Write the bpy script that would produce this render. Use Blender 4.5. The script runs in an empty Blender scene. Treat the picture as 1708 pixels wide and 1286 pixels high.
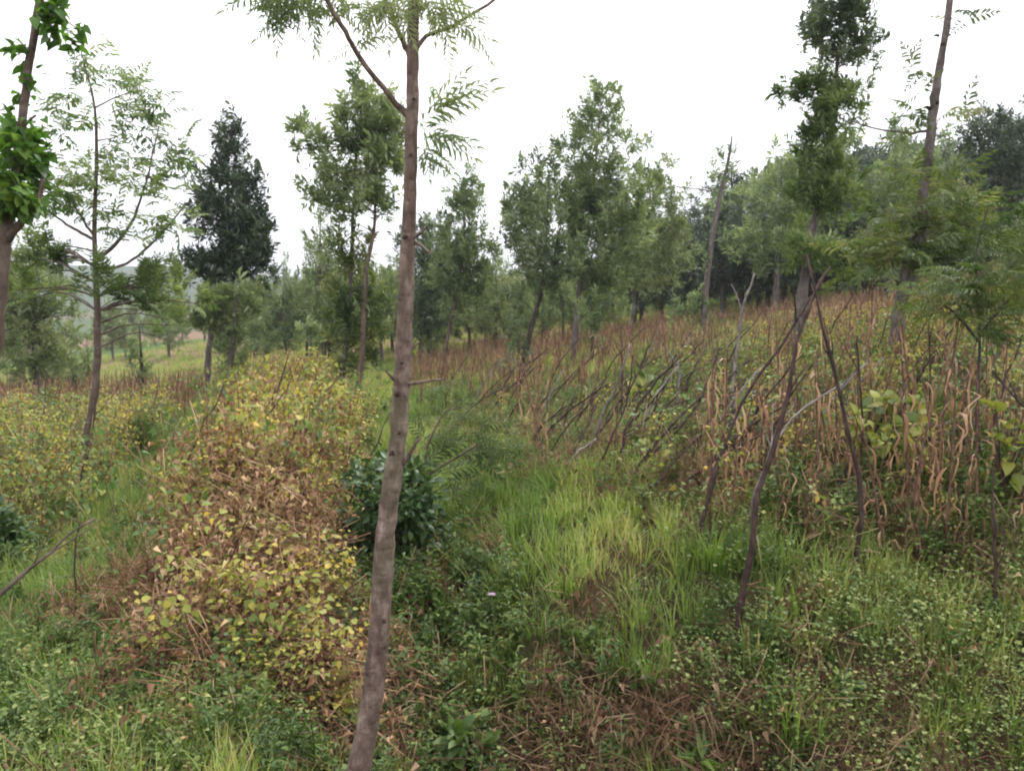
import bpy, math, random
import numpy as np
from math import radians, sin, cos, pi
S = bpy.context.scene
R = np.random.default_rng(7)
random.seed(7)
# ------------------------------------------------------------------ camera, sky, sun, exposure
F = 1300.0; PITCH = math.atan(143/1300); EYE = np.array([0, 0, 1.6])
cam = bpy.data.cameras.new('camera'); camo = bpy.data.objects.new('camera', cam)
S.collection.objects.link(camo); S.camera = camo
cam.lens = 36*F/1708; cam.sensor_width = 36; cam.clip_start = .05; cam.clip_end = 6000
camo.location = EYE; camo.rotation_euler = (pi/2-PITCH, 0, 0)
W = bpy.data.worlds.new('World'); S.world = W; W.use_nodes = True
nt = W.node_tree; nt.nodes.clear()
wo = nt.nodes.new('ShaderNodeOutputWorld'); bg = nt.nodes.new('ShaderNodeBackground')
sk = nt.nodes.new('ShaderNodeTexSky'); sk.sky_type = 'NISHITA'; sk.sun_disc = False
SUN_EL, SUN_ROT = radians(58), radians(-35)
sk.sun_elevation = SUN_EL; sk.sun_rotation = SUN_ROT
wm = nt.nodes.new('ShaderNodeMix'); wm.data_type = 'RGBA'; wm.inputs[0].default_value = .93
wn = nt.nodes.new('ShaderNodeTexNoise'); wn.inputs['Scale'].default_value = 1.6; wn.inputs['Detail'].default_value = 3
wr = nt.nodes.new('ShaderNodeValToRGB')
wr.color_ramp.elements[0].color = (8.1, 8.1, 8.7, 1); wr.color_ramp.elements[1].color = (9.6, 9.5, 9.8, 1)
wr.color_ramp.elements[0].position = .35; wr.color_ramp.elements[1].position = .65
wc = nt.nodes.new('ShaderNodeTexCoord')
nt.links.new(wc.outputs['Generated'], wn.inputs['Vector']); nt.links.new(wn.outputs[0], wr.inputs[0])
nt.links.new(sk.outputs[0], wm.inputs[6]); nt.links.new(wr.outputs[0], wm.inputs[7])
nt.links.new(wm.outputs[2], bg.inputs[0]); bg.inputs[1].default_value = .12
nt.links.new(bg.outputs[0], wo.inputs[0])
sl = bpy.data.lights.new('sun', 'SUN'); sl.energy = 1.5; sl.angle = radians(12); sl.color = (1, .97, .92)
so = bpy.data.objects.new('sun', sl); S.collection.objects.link(so)
so.rotation_euler = (pi/2-SUN_EL, 0, SUN_ROT+pi)
so.rotation_euler = (-(pi/2-SUN_EL), 0, SUN_ROT)
S.view_settings.view_transform = 'Standard'; S.view_settings.look = 'None'
S.view_settings.exposure = 1.18; S.view_settings.gamma = 1
S.render.engine = 'CYCLES'
S.cycles.max_bounces = 5; S.cycles.diffuse_bounces = 3; S.cycles.transmission_bounces = 3; S.cycles.volume_bounces = 0
S.cycles.glossy_bounces = 1; S.cycles.use_denoising = True; S.cycles.filter_width = 2.1

# ------------------------------------------------------------------ maths
def P(u, v, Y):
    x = (u-854)/F; y = -(v-643)/F
    d = np.array([x, cos(PITCH)+y*sin(PITCH), -sin(PITCH)+y*cos(PITCH)])
    return EYE+d*(Y/d[1])
_vn = R.random((64, 64))
def noise(x, y, s=1.0, o=0):
    x = np.asarray(x, float)*s+o*7.3+500; y = np.asarray(y, float)*s+o*3.1+500
    xi = np.floor(x).astype(int); yi = np.floor(y).astype(int); fx = x-xi; fy = y-yi
    fx = fx*fx*(3-2*fx); fy = fy*fy*(3-2*fy)
    g = lambda a, b: _vn[a % 64, b % 64]
    return (g(xi, yi)*(1-fx)+g(xi+1, yi)*fx)*(1-fy)+(g(xi, yi+1)*(1-fx)+g(xi+1, yi+1)*fx)*fy
YK = np.array([.5, 1.5, 2.5, 3.2, 4, 5, 6.5, 9, 13, 20, 30, 50, 90, 200, 500, 1500, 3000])
UK = np.array([-900, -300, 0, 200, 400, 550, 700, 900, 1200, 1500, 1708, 2100, 2700])
ZK = np.array([
 [0, 0, 0, -.05, -.2, -.4, -.7, -1, -1.4, -2, -3, -5, -8, -14, 4, 60, 60],
 [0, 0, 0, 0, -.12, -.28, -.5, -.7, -1, -1.5, -2.3, -3.6, -6, -12, 6, 66, 60],
 [0, 0, 0, 0, -.08, -.2, -.35, -.45, -.55, -1.0, -1.9, -2.9, -4.5, -10, 12, 62, 50],
 [0, 0, 0, 0, -.05, -.15, -.28, -.35, -.5, -1.0, -1.8, -2.2, -3, -8, 14, 50, 50],
 [0, 0, -.02, 0, .03, .02, -.03, -.1, -.3, -.75, -1.2, -1.5, -2, -4, 14, 40, 50],
 [0, -.05, -.28, -.28, -.15, -.06, -.06, -.1, -.3, -.65, -.9, -.8, -.8, -1, 14, 36, 50],
 [0, -.1, -.55, -.55, -.42, -.25, -.1, -.1, -.25, -.5, -.6, -.3, .6, 4, 16, 36, 50],
 [0, -.15, -.75, -.58, .1, .38, .30, .16, .02, -.05, 0, .6, 2.5, 7, 20, 40, 50],
 [0, -.12, -.72, -.30, .34, .42, .43, .48, .53, .6, .8, 1.8, 5, 11, 24, 44, 50],
 [0, -.1, -.6, -.14, .32, .44, .65, .92, 1.0, 1.1, 1.6, 3.2, 7, 14, 28, 48, 50],
 [0, -.1, -.5, -.1, .34, .5, .75, 1.05, 1.3, 1.8, 2.6, 4.6, 9, 17, 32, 50, 50],
 [0, -.1, -.15, .06, .35, .6, .9, 1.3, 1.7, 2.4, 3.5, 6, 11, 20, 36, 50, 50],
 [0, -.1, -.1, .1, .4, .7, 1.1, 1.6, 2.2, 3, 4.5, 7.5, 13, 24, 40, 50, 50]])
_nl, _nt = 260, 160
_ly = np.linspace(math.log(.5), math.log(3000), _nl); _tt = np.linspace(-1.4, 1.5, _nt)
_a = np.array([np.interp(_ly, np.log(YK), r) for r in ZK])
_g = np.array([np.interp(_tt, (UK-854)/F, _a[:, j]) for j in range(_nl)]).T
for _ in range(10):
    _g[1:-1] = (_g[:-2]+2*_g[1:-1]+_g[2:])/4
for _ in range(5):
    _g[:, 1:-1] = (_g[:, :-2]+2*_g[:, 1:-1]+_g[:, 2:])/4
def H(x, y):
    x = np.asarray(x, float); y = np.asarray(y, float)
    az = np.arctan2(x, y); r = np.hypot(x, y)+1e-6
    az1 = np.clip(az, -.9, .9); Yd = np.clip(r*np.cos(az1), .51, 2990); t = np.tan(az1)
    fi = (np.log(Yd)-_ly[0])/(_ly[1]-_ly[0]); fj = np.clip((t-_tt[0])/(_tt[1]-_tt[0]), 0, _nt-1.001)
    i = np.clip(np.floor(fi).astype(int), 0, _nl-2); j = np.floor(fj).astype(int); a = fi-i; b = fj-j
    z = (_g[j, i]*(1-a)+_g[j, i+1]*a)*(1-b)+(_g[j+1, i]*(1-a)+_g[j+1, i+1]*a)*b
    k = np.clip((np.abs(az)-.9)/1.8, 0, 1); k = k*k*(3-2*k)
    z = z*(1-k)-r*.01*k
    nm = np.clip(r/3, 0, 1)
    z = z+nm*((noise(x, y, 1.1, 1)-.5)*.09+(noise(x, y, 3.1, 2)-.5)*.05)+np.clip((r-15)/60, 0, 1)*(noise(x, y, .06, 4)-.5)*1.2
    z = z+np.clip((r-250)/500, 0, 1)*((noise(x, y, .006, 5)-.5)*30+(noise(x, y, .02, 5)-.5)*9)
    return z
def h1(x, y): return float(H(np.array([x]), np.array([y]))[0])
def smoothstep(a, b, x):
    t = np.clip((x-a)/(b-a), 0, 1); return t*t*(3-2*t)
# field boundaries on the ground
def BL(Y): return np.interp(Y, [2.8, 3.2, 5, 7, 9.5, 14, 20, 28], [-1.15, -1.6, -2.35, -3.1, -3.8, -5.2, -7.4, -11])
def BR(Y): return np.interp(Y, [3.2, 5, 7, 10, 14, 20, 28], [-.8, -1.13, -1.42, -2.0, -3.2, -5.6, -10])
def FY(X): return np.interp(X, [-3.6, -1.77, -.88, -.18, .18, .92, 1.0, 1.65, 2.1, 4], [24, 14, 10, 7.2, 5.4, 4.2, 3.9, 4.0, 3.75, 3.7])
def in_bean(X, Y): 
    j = (noise(X, Y, 2.2, 9)-.5)*.35
    return (X > BL(Y)+j) & (X < BR(Y)+j) & (Y > 3.0+j) & (Y < 27)
def in_left(X, Y):
    j = (noise(X, Y, 2, 8)-.5)*.5
    return (X < BL(Y)-.8+j) & (Y > 5.6+j) & (Y < 13)
def in_dryleft(X, Y): return (X < BL(Y)-.5) & (Y >= 12.5) & (Y < 20+4*noise(X, Y, .3, 6)) & (X > -1.2*Y)
def in_field(X, Y):
    j = (noise(X, Y, 2, 3)-.5)*.4
    return (Y > FY(X)+j) & (Y < 30) & (X > -3.4)

# ------------------------------------------------------------------ mesh building
class MB:
    def __init__(s): s.V = []; s.T = []; s.n = 0
    def add(s, V, T, m=0):
        V = np.asarray(V, float).reshape(-1, 3); T = np.asarray(T, int).reshape(-1, 3)
        s.V.append(V); s.T.append((T+s.n, m)); s.n += len(V)
    def mesh(s, name, mats, off=(0, 0, 0), smooth=True):
        V = np.concatenate(s.V)-np.asarray(off); T = np.concatenate([t for t, _ in s.T])
        mi = np.concatenate([np.full(len(t), m) for t, m in s.T])
        me = bpy.data.meshes.new(name)
        me.vertices.add(len(V)); me.vertices.foreach_set('co', V.astype(np.float32).ravel())
        me.loops.add(len(T)*3); me.loops.foreach_set('vertex_index', T.astype(np.int32).ravel())
        me.polygons.add(len(T)); me.polygons.foreach_set('loop_start', np.arange(len(T), dtype=np.int32)*3)
        me.polygons.foreach_set('material_index', mi.astype(np.int32))
        me.polygons.foreach_set('use_smooth', np.full(len(T), smooth))
        for m in mats: me.materials.append(m)
        me.update(calc_edges=True)
        return me
def link(o, parent=None):
    S.collection.objects.link(o)
    if parent: o.parent = parent
    return o
def obj(name, me, parent=None, loc=(0, 0, 0), **kw):
    o = bpy.data.objects.new(name, me); o.location = loc; link(o, parent)
    for k, v in kw.items(): o[k] = v
    return o
def thing(name, label, cat, loc, group=None):
    o = bpy.data.objects.new(name, None); o.location = loc; o.empty_display_size = .1; link(o)
    o['label'] = label; o['category'] = cat
    if group: o['group'] = group
    return o
def dup(o, parent=None):
    c = o.copy(); S.collection.objects.link(c); c.parent = parent
    for ch in o.children: dup(ch, c)
    return c
def nrm(a): return a/(np.linalg.norm(a, axis=-1, keepdims=True)+1e-9)
def tube(mb, pts, rad, n=6, m=0, cap=True, wob=0):
    pts = np.asarray(pts, float); rad = np.broadcast_to(np.asarray(rad, float), (len(pts),)); k = len(pts)
    t = nrm(np.gradient(pts, axis=0)); up = np.array([.3, .9, .2]) if abs(t[0][2]) > .7 else np.array([0, 0, 1.])
    a = nrm(np.cross(t, up)); b = np.cross(t, a)
    an = np.arange(n)/n*2*pi
    rr = rad[:, None]*(1+wob*(R.random((k, n))-.5))
    V = pts[:, None]+rr[..., None]*(np.cos(an)[None, :, None]*a[:, None]+np.sin(an)[None, :, None]*b[:, None])
    i = np.arange(k-1)[:, None]*n; j = np.arange(n)[None]; j2 = (j+1) % n
    A, B, C, D = i+j, i+j2, i+n+j2, i+n+j
    T = np.concatenate([np.stack([A, B, C], -1).reshape(-1, 3), np.stack([A, C, D], -1).reshape(-1, 3)])
    V = V.reshape(-1, 3)
    if cap:
        V = np.vstack([V, pts[-1]+t[-1]*rad[-1]*.4]); q = (k-1)*n
        T = np.vstack([T, [[q+x, q+(x+1) % n, k*n] for x in range(n)]])
    mb.add(V, T, m)
def curve(pts, n=10):
    pts = np.asarray(pts, float); k = len(pts)
    if k < 3: return np.array([pts[0]+(pts[-1]-pts[0])*s for s in np.linspace(0, 1, n)])
    e = np.vstack([2*pts[0]-pts[1], pts, 2*pts[-1]-pts[-2]]); out = []
    for s in np.linspace(0, k-1.0001, n):
        i = int(s); f = s-i; p0, p1, p2, p3 = e[i:i+4]
        out.append(.5*((2*p1)+(-p0+p2)*f+(2*p0-5*p1+4*p2-p3)*f*f+(-p0+3*p1-3*p2+p3)*f**3))
    return np.array(out)
def frames(d, roll=None, up=None):
    d = nrm(d); N = len(d)
    if up is None: up = np.tile([0, 0, 1.], (N, 1))+R.normal(0, .45, (N, 3))
    y = nrm(np.cross(up, d)); z = np.cross(d, y)
    return np.stack([d, y, z], -1)
def place(mb, tpl, pos, M, sc, m=0):
    V, T = tpl; pos = np.asarray(pos); N = len(pos); sc = np.broadcast_to(sc, (N,))
    W_ = np.einsum('nij,kj->nki', M, V)*sc[:, None, None]+pos[:, None]
    TT = (T[None]+np.arange(N)[:, None, None]*len(V)).reshape(-1, 3)
    mb.add(W_.reshape(-1, 3), TT, m)
def lance(w=.2, droop=.12, fold=.06):
    return (np.array([[0, 0, 0], [.4, w/2, fold], [1, 0, -droop], [.4, -w/2, fold]]), np.array([[0, 1, 2], [0, 2, 3]]))
def heart(w=.85):
    V = np.array([[0, 0, 0], [.5, 0, .0], [1.05, 0, -.22], [-.12, w*.28, .05], [.2, w*.5, .1], [.62, w*.34, .02], [-.12, -w*.28, .05], [.2, -w*.5, .1], [.62, -w*.34, .02]])
    T = np.array([[0, 1, 3], [3, 1, 4], [4, 1, 5], [5, 1, 2], [0, 6, 1], [6, 7, 1], [7, 8, 1], [8, 2, 1]])
    return V, T
def frond(n=8, lob=.34, w=.17, arch=.25, seed=0):
    rr = np.random.default_rng(seed); Vs = []; Ts = []; c = 0
    L, T0 = lance(w, .25, .04)
    def pt(s): return np.array([s, 0, arch*(s-s*s*1.3)])
    for i in range(n):
        s = .12+.84*i/(n-1); le = lob*(1.05-.55*s)*(.75+.25*sin(pi*s)+rr.random()*.2)
        for sd in (1, -1):
            an = radians(58-32*s+rr.normal(0, 7))*sd; d = np.array([cos(an), sin(an), -.18+rr.normal(0, .12)])
            M = np.stack([d, np.array([-sin(an), cos(an), 0]), np.array([.1, 0, 1])], -1)
            Vs.append((L*le)@M.T+pt(s)); Ts.append(T0+c); c += 4
            if le > .2:      # a forked lobe
                an2 = an+.5*sd; M = np.stack([np.array([cos(an2), sin(an2), -.2]), np.array([-sin(an2), cos(an2), 0]), np.array([.1, 0, 1])], -1)
                Vs.append((L*le*.55)@M.T+pt(s)+d*le*.4); Ts.append(T0+c); c += 4
    Vs.append((L*.28)+pt(.96)); Ts.append(T0+c); c += 4
    for a, b in ((0, .35), (.35, .7), (.7, 1)):
        p, q = pt(a), pt(b); Vs.append(np.array([p+[0, .009, 0], q+[0, .006, 0], q-[0, .006, 0], p-[0, .009, 0]])); Ts.append(np.array([[0, 1, 2], [0, 2, 3]])+c); c += 4
    return np.concatenate(Vs), np.concatenate(Ts)
def sprig(n=8, w=.25, ln=.6, spread=.75, seed=0):
    rr = np.random.default_rng(seed); L, T0 = lance(w, .1, .05); Vs = []; Ts = []; c = 0
    for i in range(n):
        s = i/n; an = rr.random()*6.28; d = nrm(np.array([.55, spread*cos(an), spread*sin(an)])); y = nrm(np.cross([.1, .2, 1], d)); z = np.cross(d, y)
        Vs.append((L*ln*(.6+.5*rr.random()))@np.stack([d, y, z], -1).T+np.array([s*.75, 0, 0])); Ts.append(T0+c); c += 4
    return np.concatenate(Vs), np.concatenate(Ts)
FR = [frond(seed=i) for i in range(3)]; FRs = [frond(6, .42, .28, .25, seed=9+i) for i in range(2)]
SPG = [sprig(seed=i) for i in range(3)]; HEART = heart(); BROAD = heart(.62); LANCE = lance()

# ------------------------------------------------------------------ materials
def ramp(n, cols, x, y=0):
    r = n.new('ShaderNodeValToRGB'); e = r.color_ramp.elements
    while len(e) > 1: e.remove(e[-1])
    for i, (p, c) in enumerate(cols):
        k = e[0] if i == 0 else e.new(p)
        k.position = p; k.color = (*c, 1)
    return r
def leafmat(name, cols, trans=.3, rough=.5, nscale=2.0, spec=.35, isl=.6, cl=1.0):
    m = bpy.data.materials.new(name); m.use_nodes = True; t = m.node_tree; n = t.nodes; n.clear(); L = t.links.new
    out = n.new('ShaderNodeOutputMaterial'); pr = n.new('ShaderNodeBsdfPrincipled'); tr = n.new('ShaderNodeBsdfTranslucent'); mx = n.new('ShaderNodeMixShader')
    geo = n.new('ShaderNodeNewGeometry'); oi = n.new('ShaderNodeObjectInfo'); no = n.new('ShaderNodeTexNoise')
    no.inputs['Scale'].default_value = nscale; no.inputs['Detail'].default_value = 2; L(geo.outputs['Position'], no.inputs['Vector'])
    a = n.new('ShaderNodeMath'); a.operation = 'MULTIPLY'; a.inputs[1].default_value = isl; L(geo.outputs['Random Per Island'], a.inputs[0])
    b = n.new('ShaderNodeMath'); b.operation = 'MULTIPLY_ADD'; b.inputs[1].default_value = .28; L(oi.outputs['Random'], b.inputs[0]); L(a.outputs[0], b.inputs[2])
    c = n.new('ShaderNodeMapRange'); c.inputs[1].default_value = .3; c.inputs[2].default_value = .7; c.inputs[3].default_value = -.2*cl; c.inputs[4].default_value = .3*cl; L(no.outputs[0], c.inputs[0])  # clump noise, widened on tree leaves to paint lit and dark crown clumps
    d = n.new('ShaderNodeMath'); d.operation = 'ADD'; L(b.outputs[0], d.inputs[0]); L(c.outputs[0], d.inputs[1])
    r = ramp(n, cols, 0); L(d.outputs[0], r.inputs[0])
    L(r.outputs[0], pr.inputs['Base Color']); pr.inputs['Roughness'].default_value = rough; pr.inputs['Specular IOR Level'].default_value = spec
    g = n.new('ShaderNodeMix'); g.data_type = 'RGBA'; g.blend_type = 'MULTIPLY'; g.inputs[0].default_value = 1; g.inputs[7].default_value = (1.25, 1.35, .75, 1)
    L(r.outputs[0], g.inputs[6]); L(g.outputs[2], tr.inputs[0]); mx.inputs[0].default_value = trans
    L(pr.outputs[0], mx.inputs[1]); L(tr.outputs[0], mx.inputs[2]); L(mx.outputs[0], out.inputs[0])
    return m
def barkmat(name, c1, c2, c3, sc=14, bump=.5, moss=None):
    m = bpy.data.materials.new(name); m.use_nodes = True; t = m.node_tree; n = t.nodes; L = t.links.new; pr = n['Principled BSDF']
    tc = n.new('ShaderNodeTexCoord'); mp = n.new('ShaderNodeMapping'); mp.inputs['Scale'].default_value = (1, 1, .45); L(tc.outputs['Object'], mp.inputs[0])
    a = n.new('ShaderNodeTexNoise'); a.inputs['Scale'].default_value = sc; a.inputs['Detail'].default_value = 6; a.inputs['Roughness'].default_value = .7; L(mp.outputs[0], a.inputs[0])
    r = ramp(n, [(.28, c1), (.5, c2), (.72, c3)], 0); L(a.outputs[0], r.inputs[0])
    mp2 = n.new('ShaderNodeMapping'); mp2.inputs['Scale'].default_value = (1, 1, 2.2); L(tc.outputs['Object'], mp2.inputs[0])
    v = n.new('ShaderNodeTexNoise'); v.inputs['Scale'].default_value = sc*.7; v.inputs['Detail'].default_value = 4; L(mp2.outputs[0], v.inputs[0])
    r2 = ramp(n, [(.3, (.45, .42, .42)), (.45, (1, 1, 1)), (.62, (1, 1, 1)), (.72, (1.35, 1.35, 1.35))], 0); L(v.outputs[0], r2.inputs[0])
    mu = n.new('ShaderNodeMix'); mu.data_type = 'RGBA'; mu.blend_type = 'MULTIPLY'; mu.inputs[0].default_value = .8; L(r.outputs[0], mu.inputs[6]); L(r2.outputs[0], mu.inputs[7])
    last = mu.outputs[2]
    if moss:
        q = n.new('ShaderNodeTexNoise'); q.inputs['Scale'].default_value = 2.3; q.inputs['Detail'].default_value = 4; L(tc.outputs['Object'], q.inputs[0])
        qr = ramp(n, [(.5, (0, 0, 0)), (.68, (.75, .75, .75))], 0); L(q.outputs[0], qr.inputs[0])
        k = n.new('ShaderNodeMix'); k.data_type = 'RGBA'; L(qr.outputs[0], k.inputs[0]); L(last, k.inputs[6]); k.inputs[7].default_value = (*moss, 1); last = k.outputs[2]
    L(last, pr.inputs['Base Color']); pr.inputs['Roughness'].default_value = .85; pr.inputs['Specular IOR Level'].default_value = .2
    bp = n.new('ShaderNodeBump'); bp.inputs['Strength'].default_value = bump; bp.inputs['Distance'].default_value = .01
    ad = n.new('ShaderNodeMath'); ad.operation = 'ADD'; L(a.outputs[0], ad.inputs[0]); L(v.outputs[0], ad.inputs[1]); L(ad.outputs[0], bp.inputs['Height']); L(bp.outputs[0], pr.inputs['Normal'])
    return m
M = {}
M['grass'] = leafmat('grass_blades', [(0, (0.086, 0.151, 0.027)), (0.3, (0.184, 0.27, 0.054)), (0.6, (0.313, 0.367, 0.097)), (0.85, (0.454, 0.432, 0.173)), (1, (0.389, 0.302, 0.173))], .35, nscale=1.3)
M['grass_lush'] = leafmat('lush_grass_blades', [(0, (.07, .125, .028)), (.5, (.15, .225, .05)), (.85, (.28, .34, .10)), (1, (.3, .32, .12))], .4, nscale=1.5)
M['grass_dry'] = leafmat('dead_grass', [(0, (.05, .026, .018)), (.3, (.14, .075, .046)), (.6, (.26, .17, .10)), (.85, (.36, .26, .16)), (1, (.13, .17, .05))], .2, .8, nscale=2.5, spec=.15)
M['weed'] = leafmat('weed_leaves', [(0, (0.04, 0.078, 0.018)), (0.45, (0.084, 0.138, 0.031)), (0.75, (0.157, 0.212, 0.053)), (1, (0.295, 0.276, 0.074))], .3, nscale=2)
M['cover'] = leafmat('ground_cover_leaves', [(0, (0.058, 0.098, 0.026)), (0.4, (0.124, 0.176, 0.046)), (0.7, (0.221, 0.26, 0.078)), (0.9, (0.338, 0.351, 0.13)), (1, (0.39, 0.182, 0.091))], .3, nscale=3)
M['bean_y'] = leafmat('yellowing_bean_leaves', [(0, (0.095, 0.142, 0.028)), (0.25, (0.209, 0.247, 0.048)), (0.5, (0.351, 0.342, 0.071)), (0.68, (0.456, 0.38, 0.085)), (0.76, (0.57, 0.399, 0.057)), (0.84, (0.285, 0.209, 0.104)), (1, (0.171, 0.104, 0.067))], .35, nscale=1.6)
M['bean_g'] = leafmat('green_bean_leaves', [(0, (.04, .09, .025)), (.4, (.09, .16, .04)), (.7, (.18, .24, .06)), (.92, (.36, .34, .08)), (1, (.42, .31, .07))], .35, nscale=1.6)
M['bean_dry'] = leafmat('dry_bean_vines', [(0, (.06, .03, .022)), (.3, (.18, .09, .055)), (.6, (.37, .22, .13)), (.8, (.55, .38, .24)), (.93, (.5, .42, .17)), (1, (.16, .2, .05))], .15, .8, nscale=2.5, spec=.15)
M['maize'] = leafmat('dry_maize_leaves', [(0, (.09, .048, .03)), (.35, (.25, .14, .085)), (.65, (.42, .245, .155)), (.9, (.58, .41, .28)), (1, (.5, .42, .2))], .2, .75, nscale=2, spec=.2)
M['maize_red'] = leafmat('reddish_dry_maize_leaves', [(0, (.09, .048, .03)), (.4, (.25, .135, .085)), (.75, (.44, .27, .18)), (1, (.40, .32, .15))], .2, .75, nscale=1, spec=.2)
M['leaf_silky'] = leafmat('grevillea_leaves', [(0, (0.065, 0.104, 0.039)), (0.4, (0.13, 0.189, 0.068)), (0.7, (0.221, 0.273, 0.111)), (1, (0.351, 0.39, 0.195))], .4, nscale=1.7, cl=1.9, isl=.5)
M['leaf_bright'] = leafmat('young_grevillea_leaves', [(0, (0.044, 0.074, 0.025)), (0.45, (0.088, 0.124, 0.039)), (0.75, (0.149, 0.179, 0.06)), (1, (0.264, 0.258, 0.115))], .38, nscale=1.7, cl=1.9, isl=.5)
M['leaf_lime'] = leafmat('lime_fern_leaves', [(0, (.10, .2, .03)), (.45, (.18, .32, .05)), (.75, (.28, .42, .08)), (1, (.40, .45, .14))], .45, nscale=1.8)
M['leaf_broad'] = leafmat('broad_green_leaves', [(0, (0.035, 0.081, 0.018)), (0.45, (0.075, 0.156, 0.03)), (0.75, (0.138, 0.25, 0.048)), (1, (0.25, 0.35, 0.088))], .45, .45, nscale=3, spec=.4)
M['leaf_blackish'] = leafmat('blackish_green_leaves', [(0, (0.03, 0.048, 0.033)), (0.45, (0.056, 0.083, 0.055)), (0.8, (0.106, 0.138, 0.088)), (1, (0.2, 0.237, 0.163))], .2, .4, nscale=1.7, cl=1.6, isl=.5)
M['leaf_dark'] = leafmat('dark_tree_leaves', [(0, (0.06, 0.084, 0.054)), (0.45, (0.108, 0.144, 0.09)), (0.8, (0.18, 0.222, 0.132)), (1, (0.288, 0.324, 0.204))], .38, .5, nscale=1.7, cl=1.9, isl=.5)
M['leaf_mid'] = leafmat('mid_green_tree_leaves', [(0, (0.085, 0.122, 0.061)), (0.45, (0.159, 0.207, 0.104)), (0.75, (0.244, 0.293, 0.152)), (1, (0.378, 0.415, 0.244))], .42, nscale=1.7, cl=1.9, isl=.5)
M['leaf_pale'] = leafmat('pale_tree_leaves', [(0, (0.103, 0.138, 0.063)), (0.45, (0.184, 0.23, 0.103)), (0.75, (0.218, 0.253, 0.115)), (1, (0.345, 0.368, 0.207))], .32, nscale=1.7, cl=1.9, isl=.5)
M['leaf_coffee'] = leafmat('glossy_dark_shrub_leaves', [(0, (.018, .04, .014)), (.5, (.04, .08, .022)), (.85, (.075, .13, .035)), (1, (.14, .2, .06))], .2, .42, nscale=3, spec=.4)
M['bark_main'] = barkmat('mottled_grey_brown_bark', (.055, .038, .029), (.14, .10, .078), (.30, .235, .195), 26, .7, (.11, .115, .055))
M['bark_grey'] = barkmat('grey_bark', (.05, .042, .038), (.12, .10, .092), (.24, .215, .20), 12, .6)
M['bark_brown'] = barkmat('brown_bark', (.05, .035, .028), (.11, .08, .062), (.2, .155, .13), 14, .6)
M['bark_dark'] = barkmat('dark_bark', (.03, .023, .02), (.06, .047, .04), (.12, .10, .09), 14, .6)
M['stick'] = barkmat('weathered_stake_wood', (.022, .013, .011), (.048, .03, .025), (.11, .075, .062), 20, .4)
M['stick_pale'] = barkmat('bleached_stake_wood', (.10, .08, .075), (.19, .165, .15), (.32, .29, .27), 20, .4)
M['scar'] = barkmat('branch_scar', (.02, .011, .009), (.045, .024, .018), (.08, .045, .035), 30, .6)
M['stalk'] = barkmat('dry_maize_stalk', (.06, .03, .022), (.13, .07, .05), (.24, .15, .11), 18, .3)
M['flower'] = leafmat('lilac_petals', [(0, (.55, .35, .65)), (1, (.75, .6, .8))], .3)
M['pale'] = leafmat('bleached_dry_leaf', [(0, (.6, .52, .42)), (1, (.75, .7, .6))], .2)

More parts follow.
